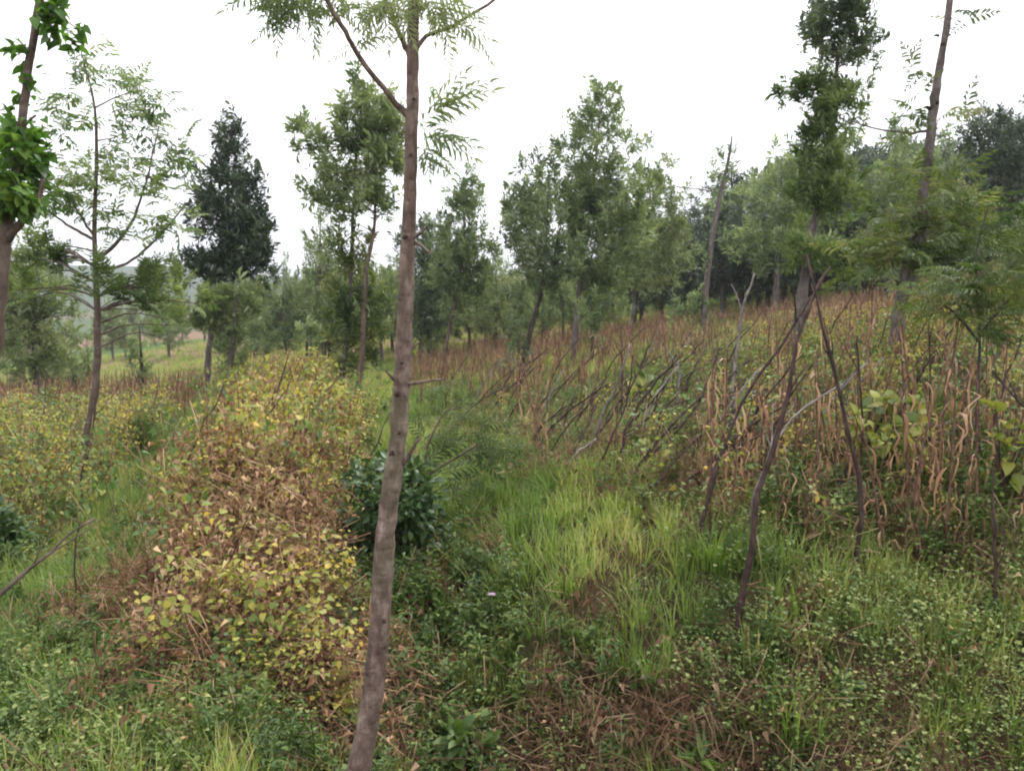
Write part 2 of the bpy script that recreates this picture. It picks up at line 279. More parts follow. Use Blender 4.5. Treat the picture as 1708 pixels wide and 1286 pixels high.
# ------------------------------------------------------------------ ground
def ground():
    na, nr = 620, 460
    az = np.concatenate([np.linspace(-.85, .85, na-80), np.linspace(.85, 2*pi-.85, 82)[1:-1]])
    az = az.astype(float); n = len(az); rr = np.exp(np.linspace(math.log(.9), math.log(2900), nr))
    A, Rr = np.meshgrid(az, rr); X = Rr*np.sin(A); Y = Rr*np.cos(A); Z = H(X, Y)
    Z = Z+(R.random(Z.shape)-.5)*np.clip(Rr*.004, 0, .03)
    V = np.stack([X, Y, Z], -1).reshape(-1, 3); V = np.vstack([V, [[0, 0, h1(0, 0)]]])
    i = np.arange(nr-1)[:, None]*n; j = np.arange(n)[None]; j2 = (j+1) % n
    a, b, c, d = i+j, i+j2, i+n+j2, i+n+j
    T = np.concatenate([np.stack([a, c, b], -1).reshape(-1, 3), np.stack([a, d, c], -1).reshape(-1, 3)])
    jj = np.arange(n); T = np.vstack([T, np.stack([jj, (jj+1) % n, np.full(n, nr*n)], -1)])
    mb = MB(); mb.add(V, T)
    m = bpy.data.materials.new('soil_and_turf'); m.use_nodes = True; t = m.node_tree; N = t.nodes; L = t.links.new; pr = N['Principled BSDF']
    at = N.new('ShaderNodeAttribute'); at.attribute_name = 'cover'
    geo = N.new('ShaderNodeNewGeometry')
    n1 = N.new('ShaderNodeTexNoise'); n1.inputs['Scale'].default_value = 9; n1.inputs['Detail'].default_value = 8; n1.inputs['Roughness'].default_value = .7; L(geo.outputs['Position'], n1.inputs[0])
    r1 = ramp(N, [(.3, (.45, .42, .4)), (.5, (.9, .9, .9)), (.7, (1.5, 1.4, 1.3))], 0); L(n1.outputs[0], r1.inputs[0])
    mu = N.new('ShaderNodeMix'); mu.data_type = 'RGBA'; mu.blend_type = 'MULTIPLY'; mu.inputs[0].default_value = 1; L(at.outputs['Color'], mu.inputs[6]); L(r1.outputs[0], mu.inputs[7])
    L(mu.outputs[2], pr.inputs['Base Color']); pr.inputs['Roughness'].default_value = .95; pr.inputs['Specular IOR Level'].default_value = .1
    bp = N.new('ShaderNodeBump'); bp.inputs['Strength'].default_value = .7; bp.inputs['Distance'].default_value = .05; L(n1.outputs[0], bp.inputs['Height']); L(bp.outputs[0], pr.inputs['Normal'])
    me = mb.mesh('ground', [m])
    x, y = V[:, 0], V[:, 1]; r = np.hypot(x, y)
    soil = np.array([.06, .028, .018]); litter = np.array([.085, .06, .034]); green = np.array([.055, .09, .026]); tan = np.array([.26, .17, .11]); wood = np.array([.045, .07, .035])
    k = noise(x, y, 1.7, 11)[:, None]; C = soil*(1-k)+litter*k
    g = smoothstep(.35, .65, noise(x, y, .8, 12))[:, None]*.6; C = C*(1-g)+green*g
    fld = in_field(x, y) | in_dryleft(x, y); C[fld] = C[fld]*.65+tan*.3
    far = smoothstep(24, 34, r)[:, None]
    p = smoothstep(.42, .6, noise(x*1.0, y, .07, 13)+.15*(noise(x, y, .5, 14)-.5))[:, None]
    fc = green*1.25*(1-p)+tan*.75*p; C = C*(1-far)+fc*far
    vf = smoothstep(150, 400, r)[:, None]; C = C*(1-vf)+wood*vf
    ca = me.color_attributes.new('cover', 'FLOAT_COLOR', 'POINT'); ca.data.foreach_set('color', np.hstack([C, np.ones((len(C), 1))]).astype(np.float32).ravel())
    obj('ground', me, kind='structure', label='uneven terraced hillside soil under the fields and grass banks')
ground()

# ------------------------------------------------------------------ scatter helpers (ground cover as stuff)
def protos(name, meshes):
    c = bpy.data.collections.new(name)
    for i, me in enumerate(meshes):
        c.objects.link(bpy.data.objects.new('%s_%02d' % (name, i), me))
    return c, len(meshes)
def scatter(name, label, pr, pts, sc, tilt=.15, rot=None):
    col, k = pr; N = len(pts); me = bpy.data.meshes.new(name)
    me.vertices.add(N); me.vertices.foreach_set('co', pts.astype(np.float32).ravel())
    if rot is None: rot = np.stack([R.normal(0, tilt, N), R.normal(0, tilt, N), R.random(N)*6.28], -1)
    sc = np.asarray(sc, float)
    if sc.ndim == 1: sc = np.repeat(sc[:, None], 3, 1)
    for nm, ty, a in (('rot', 'FLOAT_VECTOR', rot), ('scl', 'FLOAT_VECTOR', sc), ('idx', 'INT', R.integers(0, k, N))):
        at = me.attributes.new(nm, ty, 'POINT')
        at.data.foreach_set('vector' if ty == 'FLOAT_VECTOR' else 'value', (a.astype(np.float32) if ty != 'INT' else a.astype(np.int32)).ravel())
    o = obj(name, me, kind='stuff', label=label)
    g = bpy.data.node_groups.new(name+'_scatter', 'GeometryNodeTree')
    g.interface.new_socket('Geometry', in_out='INPUT', socket_type='NodeSocketGeometry'); g.interface.new_socket('Geometry', in_out='OUTPUT', socket_type='NodeSocketGeometry')
    n = g.nodes; gi = n.new('NodeGroupInput'); go = n.new('NodeGroupOutput'); ci = n.new('GeometryNodeCollectionInfo'); ip = n.new('GeometryNodeInstanceOnPoints')
    ci.inputs['Collection'].default_value = col; ci.inputs['Separate Children'].default_value = True; ci.inputs['Reset Children'].default_value = True
    def na(nm, ty):
        a = n.new('GeometryNodeInputNamedAttribute'); a.data_type = ty; a.inputs[0].default_value = nm; return a.outputs['Attribute']
    L = g.links.new; L(gi.outputs[0], ip.inputs['Points']); L(ci.outputs[0], ip.inputs['Instance']); ip.inputs['Pick Instance'].default_value = True
    L(na('idx', 'INT'), ip.inputs['Instance Index']); L(na('rot', 'FLOAT_VECTOR'), ip.inputs['Rotation']); L(na('scl', 'FLOAT_VECTOR'), ip.inputs['Scale'])
    L(ip.outputs[0], go.inputs[0])
    o.modifiers.new('scatter', 'NODES').node_group = g
    return o
def pts_polar(n, y0, y1, dmax, t0=-1.15, t1=1.15):
    """points thinning with the square of the distance, capped at dmax per square metre near the eye"""
    t = R.uniform(t0, t1, n); Y = np.exp(R.uniform(math.log(y0), math.log(y1), n)); X = t*Y
    k = n/((t1-t0)*math.log(y1/y0)); keep = R.random(n) < np.minimum(1, dmax*Y*Y/k)
    return X[keep], Y[keep]
def on(X, Y, dz=0): return np.stack([X, Y, H(X, Y)+dz], -1)

# ------------------------------------------------------------------ plant prototypes
def blade_strip(mb, p, az, ln, w, lean, m=0, seg=3):
    s = np.linspace(0, 1, seg+1)
    d = np.array([cos(az), sin(az), 0]); side = np.array([-sin(az), cos(az), 0])
    c = p+np.outer(ln*lean*s**1.8, d)+np.outer(ln*(s-.45*lean*s**2.2), [0, 0, 1])
    ww = w*(1-s**1.5)*.5+.0004
    V = np.concatenate([c+side*ww[:, None], c-side*ww[:, None]]); k = seg+1
    T = np.concatenate([[[i, i+1, k+i+1], [i, k+i+1, k+i]] for i in range(seg)])
    mb.add(V, T, m)
def grass_proto(mat, n=26, ln=.2, w=.006, rad=.07, lean=.7, name='tuft'):
    mb = MB()
    for _ in range(n):
        a = random.random()*6.28; q = rad*math.sqrt(random.random()); 
        blade_strip(mb, np.array([q*cos(a), q*sin(a), -.01]), a+random.gauss(0, .8), ln*random.uniform(.45, 1.15), w*random.uniform(.6, 1.3), random.uniform(.1, lean))
    return mb.mesh(name, [mat])
def cover_proto(mat, n=110, rad=.16, hh=.12, ls=.0135, tpl=None, name='mat'):
    mb = MB(); p = np.stack([R.normal(0, rad*.55, n), R.normal(0, rad*.55, n), hh*R.random(n)**.7], -1)
    d = R.normal(0, 1, (n, 3)); d[:, 2] = np.abs(d[:, 2])*.3
    place(mb, tpl or HEART, p, frames(d), R.uniform(.6, 1.3, n)*ls)
    for i in range(0, n, 4):
        q = p[i]; blade_strip(mb, np.array([q[0]*.5, q[1]*.5, 0]), math.atan2(q[1], q[0]), max(.04, q[2]*1.2), .004, .6)
    return mb.mesh(name, [mat])
def weed_proto(mat, stems=4, hh=.3, n=12, ls=.07, tpl=None, name='weed'):
    mb = MB()
    for s in range(stems):
        a = random.random()*6.28; le = random.uniform(.1, .5); H0 = hh*random.uniform(.6, 1.1)
        end = np.array([cos(a)*le*H0, sin(a)*le*H0, H0]); c = curve([[0, 0, 0], end*[.35, .35, .55], end], 5)
        tube(mb, c, np.linspace(.004, .0015, 5), 3)
        f = np.linspace(.2, 1, n); pp = np.stack([np.interp(f, np.linspace(0, 1, 5), c[:, k]) for k in range(3)], -1)
        an = np.arange(n)*2.4+random.random()*6; d = np.stack([np.cos(an), np.sin(an), .35+R.normal(0, .25, n)], -1)
        place(mb, tpl or lance(.34, .2, .08), pp, frames(d), ls*(1.1-.5*f)*R.uniform(.7, 1.3, n))
    return mb.mesh(name, [mat])
def bean_proto(mat, n=84, rad=.2, hh=1.0, ls=.046, vines=5, m2=None, name='bean'):
    mb = MB(); 
    for _ in range(vines):
        a = random.random()*6.28; x = R.normal(0, rad*.5, 2)
        c = curve([[x[0], x[1], 0], [x[0]+R.normal(0, .06), x[1]+R.normal(0, .06), hh*.5], [x[0]+R.normal(0, .12), x[1]+R.normal(0, .12), hh*random.uniform(.8, 1.05)]], 6)
        tube(mb, c, .003, 3, 1)
    k = n//3; c = np.stack([R.normal(0, rad*.6, k), R.normal(0, rad*.6, k), hh*(.08+.92*R.random(k)**.75)], -1)
    for j in range(3):       # trifoliate leaves, drooping
        an = R.random(k)*6.28 if j == 0 else an+2.1
        d = np.stack([np.cos(an), np.sin(an), R.uniform(-.9, .1, k)], -1)
        place(mb, HEART, c+d*.03, frames(d), ls*R.uniform(.6, 1.25, k))
    return mb.mesh(name, [mat, m2 or M['bean_dry']])
def tangle_proto(mat, n=42, rad=.26, hh=.55, leaves=46, name='tangle'):
    mb = MB()
    for _ in range(n):
        a = random.random()*6.28; q = rad*math.sqrt(random.random()); z0 = hh*random.random()**1.2; ln = random.uniform(.06, .3)
        p = np.array([q*cos(a), q*sin(a), z0]); d = nrm(np.array([random.gauss(0, 1), random.gauss(0, 1), random.gauss(.2, .8)]))
        e = p+d*ln; e[2] = max(e[2], .0); mid = p+(e-p)*.35+R.normal(0, .3*ln, 3); mid2 = p+(e-p)*.7+R.normal(0, .3*ln, 3)
        tube(mb, curve([p, mid, mid2, e], 7), random.uniform(.001, .0026), 3)
    k = leaves; p = np.stack([R.normal(0, rad*.6, k), R.normal(0, rad*.6, k), hh*R.random(k)], -1); d = R.normal(0, 1, (k, 3)); d[:, 2] -= .8
    place(mb, lance(.55, .5, .3), p, frames(d), R.uniform(.02, .06, k))
    return mb.mesh(name, [mat])
def maize_meshes(lm, hh=1.5, nl=13):
    st = MB(); b = R.normal(0, .05, 2)
    c = curve([[0, 0, -.05], [b[0]*.5, b[1]*.5, hh*.5], [b[0]*2, b[1]*2, hh]], 8); tube(st, c, np.linspace(.011, .005, 8), 5)
    lv = MB()
    for i in range(nl):
        z = hh*(.1+.8*(i+random.random())/nl); a = (i % 2)*pi+random.gauss(0, .7); ln = random.uniform(.12, .38); w = random.uniform(.009, .026)
        p0 = np.array([np.interp(z, c[:, 2], c[:, 0]), np.interp(z, c[:, 2], c[:, 1]), z])
        d = np.array([cos(a), sin(a), 0]); out = random.uniform(.06, .2); sg = 6; s = np.linspace(0, 1, sg+1)
        q = p0+np.outer(out*.7*np.sin(s*2.6)+R.normal(0, .014, sg+1), d)+np.outer(.07*np.sin(np.minimum(s*4, pi))-ln*s**1.4, [0, 0, 1])
        tw = a+pi/2+np.cumsum(R.normal(0, .8, sg+1)); side = np.stack([np.cos(tw), np.sin(tw), np.zeros(sg+1)], -1)*(w*.5*np.sin(.35+s*2.6))[:, None]
        V = np.concatenate([q+side, q-side]); k = sg+1
        T = np.concatenate([[[j, j+1, k+j+1], [j, k+j+1, k+j]] for j in range(sg)]); lv.add(V, T)
    return st.mesh('stalk', [M['stalk']]), lv.mesh('leaves', [lm]), (st, lv)
def merged(a, lv, lm, name):
    mb = MB(); 
    for src, m in ((a, 0), (lv, 1)):
        V = np.concatenate(src.V); T = np.concatenate([t for t, _ in src.T]); mb.add(V, T, m)
    return mb.mesh(name, [M['stalk'], lm])

PR = {}
PR['grass'] = protos('short_grass_tuft', [grass_proto(M['grass'], 26, .17, .006) for _ in range(4)])
PR['lush'] = protos('lush_grass_tuft', [grass_proto(M['grass_lush'], 30, .24, .007, .08, .8) for _ in range(4)])
PR['dryg'] = protos('dead_grass_tuft', [grass_proto(M['grass_dry'], 30, .17, .0042, .09, 1.2) for _ in range(3)]+[tangle_proto(M['grass_dry'], 26, .15, .14, 14) for _ in range(2)])
PR['cover'] = protos('creeping_cover', [cover_proto(M['cover']) for _ in range(4)])
PR['weed'] = protos('leafy_weed', [weed_proto(M['weed'], 5, .34, 14, .065) for _ in range(3)]+[weed_proto(M['weed'], 5, .2, 9, .055, HEART) for _ in range(2)])
PR['bean_y'] = protos('yellow_bean_vine', [bean_proto(M['bean_y']) for _ in range(5)])
PR['bean_g'] = protos('green_bean_vine', [bean_proto(M['bean_g'], 54, .2, .8) for _ in range(4)])
PR['bean_d'] = protos('dry_bean_tangle', [tangle_proto(M['bean_dry'], 40, .22, .8, 120) for _ in range(5)])
PR['litter'] = protos('dry_litter', [tangle_proto(M['bean_dry'], 30, .2, .16, 40) for _ in range(3)])
mz = [maize_meshes(M['maize'], random.uniform(1.1, 1.5)) for _ in range(7)]
mzr = [maize_meshes(M['maize_red'], random.uniform(.9, 1.3), 10) for _ in range(5)]
PR['maize'] = protos('dry_maize', [merged(x[2][0], x[2][1], M['maize'], 'dry_maize') for x in mz[:5]])
PR['maize_red'] = protos('red_dry_maize', [merged(x[2][0], x[2][1], M['maize_red'], 'dry_maize') for x in mzr])

# ------------------------------------------------------------------ ground cover
def ditch(X, Y): return (H(X, Y) < -.02+.12*(noise(X, Y, 2, 23)-.5)) & (X > BR(Y)-.1) & (Y < 5.2) & (X < 1.6)
def bank_face(X, Y):          # the steep earthy side of the bank below the grass
    return (X > -.12) & (X < 1.3+.9*noise(X, Y, 1.5, 22)) & (Y < 3.6-.25*np.abs(X-.45)+.8*(noise(X, Y, 2.5, 21)-.5))
def ditch(X, Y): return (H(X, Y) < -.02+.12*(noise(X, Y, 2, 23)-.5)) & (X > BR(Y)-.1) & (Y < 5.2) & (X < 1.6)
X, Y = pts_polar(84000, 2.3, 60, 130)
ok = ~in_bean(X, Y) & ~(bank_face(X, Y) & (R.random(len(X)) < .78)) & ~((X > .9) & (Y < 3.7) & (noise(X, Y, 2.1, 24) < .5) & (R.random(len(X)) < .7)) & (R.random(len(X)) < np.where(in_field(X, Y) & (X/Y > .22), .45, 1)) & ~(in_left(X, Y) & (R.random(len(X)) < .5))
X, Y = X[ok], Y[ok]
dt = ditch(X, Y) & (R.random(len(X)) < .62); X, Y = X[~dt], Y[~dt]
lush = (noise(X, Y, .9, 31)+.22*((X > -.6) & (X < 1.6) & (Y > 3.6) & (Y < 9))+.3*((X < BL(Y)) & (X > BL(Y)-1.2)) > .62)
scatter('grass', 'short yellow green grass on the banks and terrace edges', PR['grass'], on(X[~lush], Y[~lush]), R.uniform(.6, 1.2, (~lush).sum())*(1+.02*Y[~lush]))
scatter('lush_grass', 'longer fresh green grass along the bank top and the strip beside the beans', PR['lush'], on(X[lush], Y[lush]), R.uniform(.5, 1.15, lush.sum()))
X, Y = pts_polar(36000, 2.3, 12, 170)
ok = bank_face(X, Y) | (ditch(X, Y) & (R.random(len(X)) < .12)) | (R.random(len(X)) < .07) | ((X < -.8) & (Y < 3.9) & (Y > 3.1) & (R.random(len(X)) < .3)) | (in_field(X, Y) & (R.random(len(X)) < .5)); X, Y = X[ok], Y[ok]
scatter('dead_grass', 'brown dead grass and stems matted over the earthy bank face', PR['dryg'], on(X, Y), R.uniform(.5, 1.2, len(X)), .35)
X, Y = pts_polar(32000, 2.3, 14, 90)
ok = ((X > .9) & (Y < FY(X)+.5) & (noise(X, Y, 1.2, 41) > .2)) | ((X < -.2) & (Y < 3.4) & (noise(X, Y, 1.8, 42) > .4)) | (R.random(len(X)) < .08); X, Y = X[ok], Y[ok]
scatter('ground_cover', 'small leaved creeping ground cover on the bank', PR['cover'], on(X, Y), R.uniform(.6, 1.4, len(X)))
X, Y = pts_polar(48000, 2.3, 30, 140)
gul = ditch(X, Y) & ((X < .05) | (R.random(len(X)) < .3))
bank = (X > -.9) & (X < 1.5) & (Y > 3.6) & (Y < 9)
ok = (~bank | gul | (R.random(len(X)) < .12)) & ((gul & (R.random(len(X)) < .9)) | (~in_bean(X, Y) & (R.random(len(X)) < .08)) | (in_field(X, Y) & (Y < 14) & (R.random(len(X)) < .55)) | ((X < -.8) & (Y < 3.4) & (noise(X, Y, 1.5, 44) > .45))); X, Y = X[ok], Y[ok]
scatter('leafy_weeds', 'dark green leafy weeds filling the gully and the edges of the fields', PR['weed'], on(X, Y), R.uniform(.4, 1.1, len(X))*np.clip(.25+Y*.18, .6, 1), .2)
# the bean terrace on the left
X, Y = pts_polar(26000, 2.8, 30, 55, -.8, 0)
ok = in_bean(X, Y); X, Y = X[ok], Y[ok]
ed = np.minimum(np.minimum((X-BL(Y))/.6, (BR(Y)-X+.15)/.5), (Y-2.85)/1.1); hgt = np.clip(.2+.8*np.clip(ed, 0, 1), .15, 1)*.84*(.42+.62*noise(X, Y, 3.4, 51)+.35*noise(X, Y, 1.1, 57))*R.uniform(.72, 1.22, len(X))
brown = smoothstep(5.9, 4.5, Y+2.2*(noise(X, Y, 1.6, 52)-.5)+1.5*smoothstep(-1.6, -1.1, X))*.78+.12
isb = R.random(len(X)) < np.clip(brown+.07+.5*(noise(X, Y, 3.1, 58)-.5), 0, .86)
scatter('yellowing_bean_plants', 'yellowing climbing bean plants covering the left terrace', PR['bean_y'], on(X[~isb], Y[~isb]), np.stack([hgt[~isb]**.5]*2+[hgt[~isb]*.95], -1), .24)
scatter('dry_bean_vines', 'brown dried bean vines heaped on the near end of the terrace', PR['bean_d'], on(X[isb], Y[isb]), np.stack([hgt[isb]**.5]*2+[hgt[isb]*1.12], -1), .25)
X, Y = pts_polar(8000, 2.5, 5, 150, -.8, 0)
ok = (X > BL(Y)-.4) & (X < BR(Y)+.3) & (Y < 4.4) & (Y > 2.55+.7*noise(X, Y, 2.2, 54)) & (noise(X, Y, 1.7, 53) > .45); X, Y = X[ok], Y[ok]
scatter('dry_litter', 'brown dry leaves and broken vines along the foot of the bean terrace', PR['litter'], on(X, Y), R.uniform(.5, 1.0, len(X)), .3)
X, Y = pts_polar(9000, 2.9, 20, 11, -.8, 0)
ok = in_bean(X, Y); X, Y = X[ok], Y[ok]
scatter('green_bean_plants', 'still green bean vines standing up among the yellow ones on the terrace', PR['bean_g'], on(X, Y), np.stack([R.uniform(.45, .8, len(X))]*2+[R.uniform(.6, 1.35, len(X))*np.clip((Y-2.6)/1.6, .3, 1)], -1), .2)
# the lower bean field on the far left
X, Y = pts_polar(9000, 5.4, 14, 26, -.95, -.2)
ok = in_left(X, Y); X, Y = X[ok], Y[ok]; g = R.random(len(X)) < .55
scatter('left_field_beans', 'yellow green bean plants of the lower field at the left', PR['bean_g'], on(X[g], Y[g]), R.uniform(.55, 1.0, g.sum()), .2)
scatter('left_field_yellow_beans', 'yellowed bean plants of the lower field at the left', PR['bean_y'], on(X[~g], Y[~g]), R.uniform(.4, .8, (~g).sum()), .2)
# beans and weeds between the maize of the right field
X, Y = pts_polar(19000, 3.6, 30, 26, -.3, 1.15)
ok = in_field(X, Y) & ((((noise(X, Y, .6, 61) > .3) | (X/Y > .25)) & (Y < 10)) | (R.random(len(X)) < .3)) & ((X/Y > .2) | (R.random(len(X)) < .3)) & ((Y > 5.2+.6*noise(X, Y, 1, 64)) | (R.random(len(X)) < .3)); X, Y = X[ok], Y[ok]; g = R.random(len(X)) < np.where(X/Y > .3, .62, .88)
scatter('field_beans', 'green bean plants and weeds growing between the maize stalks', PR['bean_g'], on(X[g], Y[g]), R.uniform(.3, .8, g.sum())*np.where(X[g]/Y[g] > .2, 1, .65), .25)
scatter('field_yellow_beans', 'yellow bean plants growing between the maize stalks', PR['bean_y'], on(X[~g], Y[~g]), R.uniform(.3, .65, (~g).sum()), .25)
# dry maize: the masses
X, Y = pts_polar(44000, 7, 34, 16, -.3, 1.15)
ok = in_field(X, Y) & (Y > np.where(X/Y > .3, 6.5, 8.5)+3*noise(X, Y, .5, 62)) & (noise(X, Y, .8, 63)+.25*noise(X, Y, 2.5, 66) > .52) & (R.random(len(X)) < .75) & ~((X/Y > .22) & (Y < 9.2+noise(X, Y, .6, 67)) & (R.random(len(X)) < .78)); X, Y = X[ok], Y[ok]
scatter('dry_maize_field', 'reddish brown dry maize standing across the upper right field', PR['maize_red'], on(X, Y), R.uniform(.4, .78, len(X)), .2)
X, Y = pts_polar(9000, 12, 26, 12, -1.0, -.25)
ok = in_dryleft(X, Y); X, Y = X[ok], Y[ok]
scatter('dry_maize_strip', 'reddish dry maize strip beyond the lower bean field', PR['maize_red'], on(X, Y), R.uniform(.5, .8, len(X)), .14)

# individual dry maize plants nearest the eye
def maize_plants():
    n = 0; tries = 0; placed = []
    src = []
    for i in range(7):
        src.append((mz[i][0], mz[i][1]))
    while n < 135 and tries < 12000:
        tries += 1
        Yp = math.exp(random.uniform(math.log(3.8), math.log(9.5))); Xp = random.uniform(.0, .78)*Yp
        if not bool(in_field(np.array([Xp]), np.array([Yp]))[0]): continue
        if Xp < .25*Yp and random.random() < .75: continue
        if Yp > 5.6 and random.random() < .75: continue
        if Yp > 5.4 and noise(Xp, Yp, 1.3, 71) < .45: continue
        if Xp < .25*Yp and Yp < 5.5: continue
        if any((Xp-a)**2+(Yp-b)**2 < .018*Yp/4 for a, b in placed): continue
        placed.append((Xp, Yp)); n += 1
        st, lv = src[random.randrange(7)]
        u_ = Xp/Yp*1300+854; w_ = 'left of the crossed stakes' if u_ < 1230 else 'by the crossed stakes' if u_ < 1450 else 'below the knotty trunk' if u_ < 1600 else 'around the ferny sapling stem' if u_ < 1700 else 'at the right edge'
        t = thing('maize_plant', 'dry maize plant with withered leaves, %s, %s' % ('first row' if Yp < 4.8 else 'middle rows' if Yp < 6.5 else 'back rows', w_), 'maize plant', (Xp, Yp, h1(Xp, Yp)), 'dry maize plants in the right hand field')
        s = random.uniform(.42, .82); t.scale = (s, s, s*random.uniform(.8, 1.1)); t.rotation_euler = (random.gauss(0, .1), random.gauss(.05, .12), random.random()*6.28)
        obj('stalk', st, t); obj('leaves', lv, t)
maize_plants()

# ------------------------------------------------------------------ trees
def nearest_below(tp, c):
    k = [i for i in range(len(tp)) if tp[i][2] < c[2]+.05*abs(c[2])]
    k = k or [0]
    return min(k, key=lambda i: np.linalg.norm((tp[i]-c)*[1, 1, .8]))
def foliage(mb, c, rad, m, tpls, ls, up=.25, out=None, mat=0):
    rad = np.asarray(rad, float); q = R.normal(0, 1, (m, 3)); q = nrm(q)*(R.random((m, 1))**.45)
    if up > 0:           # several leafy shoots reaching up and out of the clump, thinning to their tips
        k = max(2, m//7); ax = R.normal(0, .55, (k, 3)); ax[:, 2] = np.abs(ax[:, 2])+.5
        if out is not None: ax = ax+out*.7
        ax = nrm(ax); w = R.integers(0, k, m); s = R.random(m)*1.9-.5; q = q*(.62-.3*s)[:, None]*.8+ax[w]*s[:, None]
    q = q*rad
    p = c+q; d = q/rad*.6+R.normal(0, .45, (m, 3)); d[:, 2] += up
    if up > 0: d += ax[w]*.5
    if out is not None: d += out
    k = R.integers(0, len(tpls), m)
    for i, t in enumerate(tpls):
        s = k == i
        if s.any(): place(mb, t, p[s], frames(d[s]), ls*R.uniform(.65, 1.3, s.sum()), mat)
def tree(name, label, Y, trunk, crowns, leaf='leaf_mid', bark='bark_grey', tpl=None, ls=.28, branches=(), cat='tree', group=None, sides=8, limb=.5, stubs=(), extra=None, up=.3, base=None):
    """trunk: (u, v, width) up the stem; crowns: (u, v, ru, rv, clumps, sprays, dY)"""
    tpl = tpl or SPG
    wk = 1 if name == 'slender_tree' else .56 if name == 'ferny_sapling' else .62 if name == 'feathery_tree' else .76; trunk = [(u, v, w*wk, *d) for u, v, w, *d in trunk]
    tp = [P(u, v, Y+(d[0] if d else 0)) for u, v, w, *d in trunk]; tr = [w/F*Y/2 for u, v, w, *d in trunk]
    g0 = h1(tp[0][0], tp[0][1])
    b = np.array([tp[0][0], tp[0][1], g0])
    if tp[0][2] > g0+.02: tp.insert(0, np.array([tp[0][0], tp[0][1], g0-.08])); tr.insert(0, tr[0]*1.25)
    else: tp[0][2] = min(tp[0][2], g0-.08)
    n = max(14, len(tp)*5); c = curve(tp, n); r = np.interp(np.linspace(0, 1, n), np.linspace(0, 1, len(tr)), tr)
    c[1:-1] += R.normal(0, 1, (n-2, 3))*r[1:-1, None]*(.05 if name == 'slender_tree' else .10)
    T = thing(name, label, cat, tuple(b), group)
    mb = MB(); tube(mb, c, r*(1+R.normal(0, .04, n)), sides, wob=.08); obj('trunk', mb.mesh('trunk', [M[bark]], b), T)
    for br in branches:
        bp = [P(u, v, Y+dy) for u, v, w, dy in br]; bw = [w/F*Y/2 for u, v, w, dy in br]; k = max(8, 4*len(bp))
        m = MB(); cc = curve(bp, k); cc[1:] += R.normal(0, 1, (k-1, 3))*bw[0]*.15
        tube(m, cc, np.interp(np.linspace(0, 1, k), np.linspace(0, 1, len(bw)), bw), 6, wob=.06); obj('branch', m.mesh('branch', [M[bark]], b), T)
    m = MB(); nb = 0
    if len(crowns) > 3 and tpl is SPG and name not in ('stripped_tree', 'leaning_tree', 'pale_tree', 'ivy_covered_tree', 'leafy_tree'):      # shoots carried close along the stem so that the tiers run together
        vs = [(cv-rv*.8, cv+rv*.8) for cu, cv, ru, rv, *_ in crowns]; v0, v1 = min(a for a, _ in vs), max(b_ for _, b_ in vs); wv = max(ru for cu, cv, ru, *_ in crowns)
        crowns = list(crowns)
        for i in range(int((v1-v0)/14)):
            vv = v0+14*i+random.uniform(-5, 5); near = min(crowns[:8], key=lambda q: abs(q[1]-vv)); uu = float(np.interp(-vv, [-q[1] for q in trunk], [q[0] for q in trunk]))
            crowns.append((uu*.6+near[0]*.4+random.gauss(0, near[2]*.4), vv, near[2]*.55, 18, 2, 10, random.uniform(-.3, .3)))
    for u, v, ru, rv, ncl, ms, *dy in crowns:
        dy = dy[0] if dy else 0
        C = P(u, v, Y+dy); k = Y/F*(1.02 if name in ('tall_tree', 'draped_tree') else 1.2); ms = int(ms*1.15); rr = np.array([ru*k, min(ru, rv*1.3)*k*.9, rv*k])
        if tpl is SPG: ncl = int(ncl*1.75+.5); ms = max(4, int(ms*.42))
        for i in range(ncl):
            q = nrm(R.normal(0, 1, 3))*random.random()**.42; cc = C+q*rr*(1.0 if tpl is SPG else .9)
            cr = max(.05, .33*min(rr[0], rr[2]))*random.uniform(.5, 1.35) if ncl > 3 else min(rr[0], rr[2])*.6
            cr = np.array([cr*.85, cr*.85, cr*1.05]); 
            foliage(m, cc, cr, int(ms*random.uniform(.5, 1.4)), tpl, ls, up, q*.5)
            if random.random() < limb:
                j = nearest_below(c, cc-[0, 0, .35*np.linalg.norm(cc[:2]-C[:2])]); s = c[j]; L_ = np.linalg.norm(cc-s)
                mid = (s+cc)/2+np.array([0, 0, .10*L_])+R.normal(0, .05*L_, 3)
                L_ < (1.3 if Y < 20 else 2) and tube(m, curve([s, mid, cc], 6), np.linspace(min(r[j]*.45, .010*L_+.003), .003, 6), 4, 1)
    if extra: extra(m, c)
    if m.V: obj('crown', m.mesh('crown', [M[leaf], M[bark]], b), T)
    for u, v, w, du, dv in stubs:
        s = MB(); a = P(u, v, Y-.02); e = P(u+du*.7, v+dv*.7, Y-.06); q = w/F*Y/2*(.9 if name == 'slender_tree' else .5)
        tube(s, curve([a, (a+e)/2+[0, 0, q*.3], e], 5), np.linspace(q, q*.6, 5), 7, wob=.3); obj('branch_stub', s.mesh('branch_stub', [M['scar']], b), T)
    return T
def fronds_at(lst, ls, tpl=None, Y=2.5):
    def f(m, c):
        for u, v, du, dv, s, *dy in lst:
            a = P(u, v, Y+(dy[0] if dy else 0)); e = P(u+du, v+dv, Y+(dy[0] if dy else 0)+random.uniform(-.08, .08)); d = nrm((e-a)[None])
            t = (tpl or FR)[random.randrange(len(tpl or FR))]
            place(m, t, a[None], frames(d, up=np.array([[random.gauss(0, .4), -.9, .7+random.gauss(0, .3)]])), np.array([s*ls]))
    return f

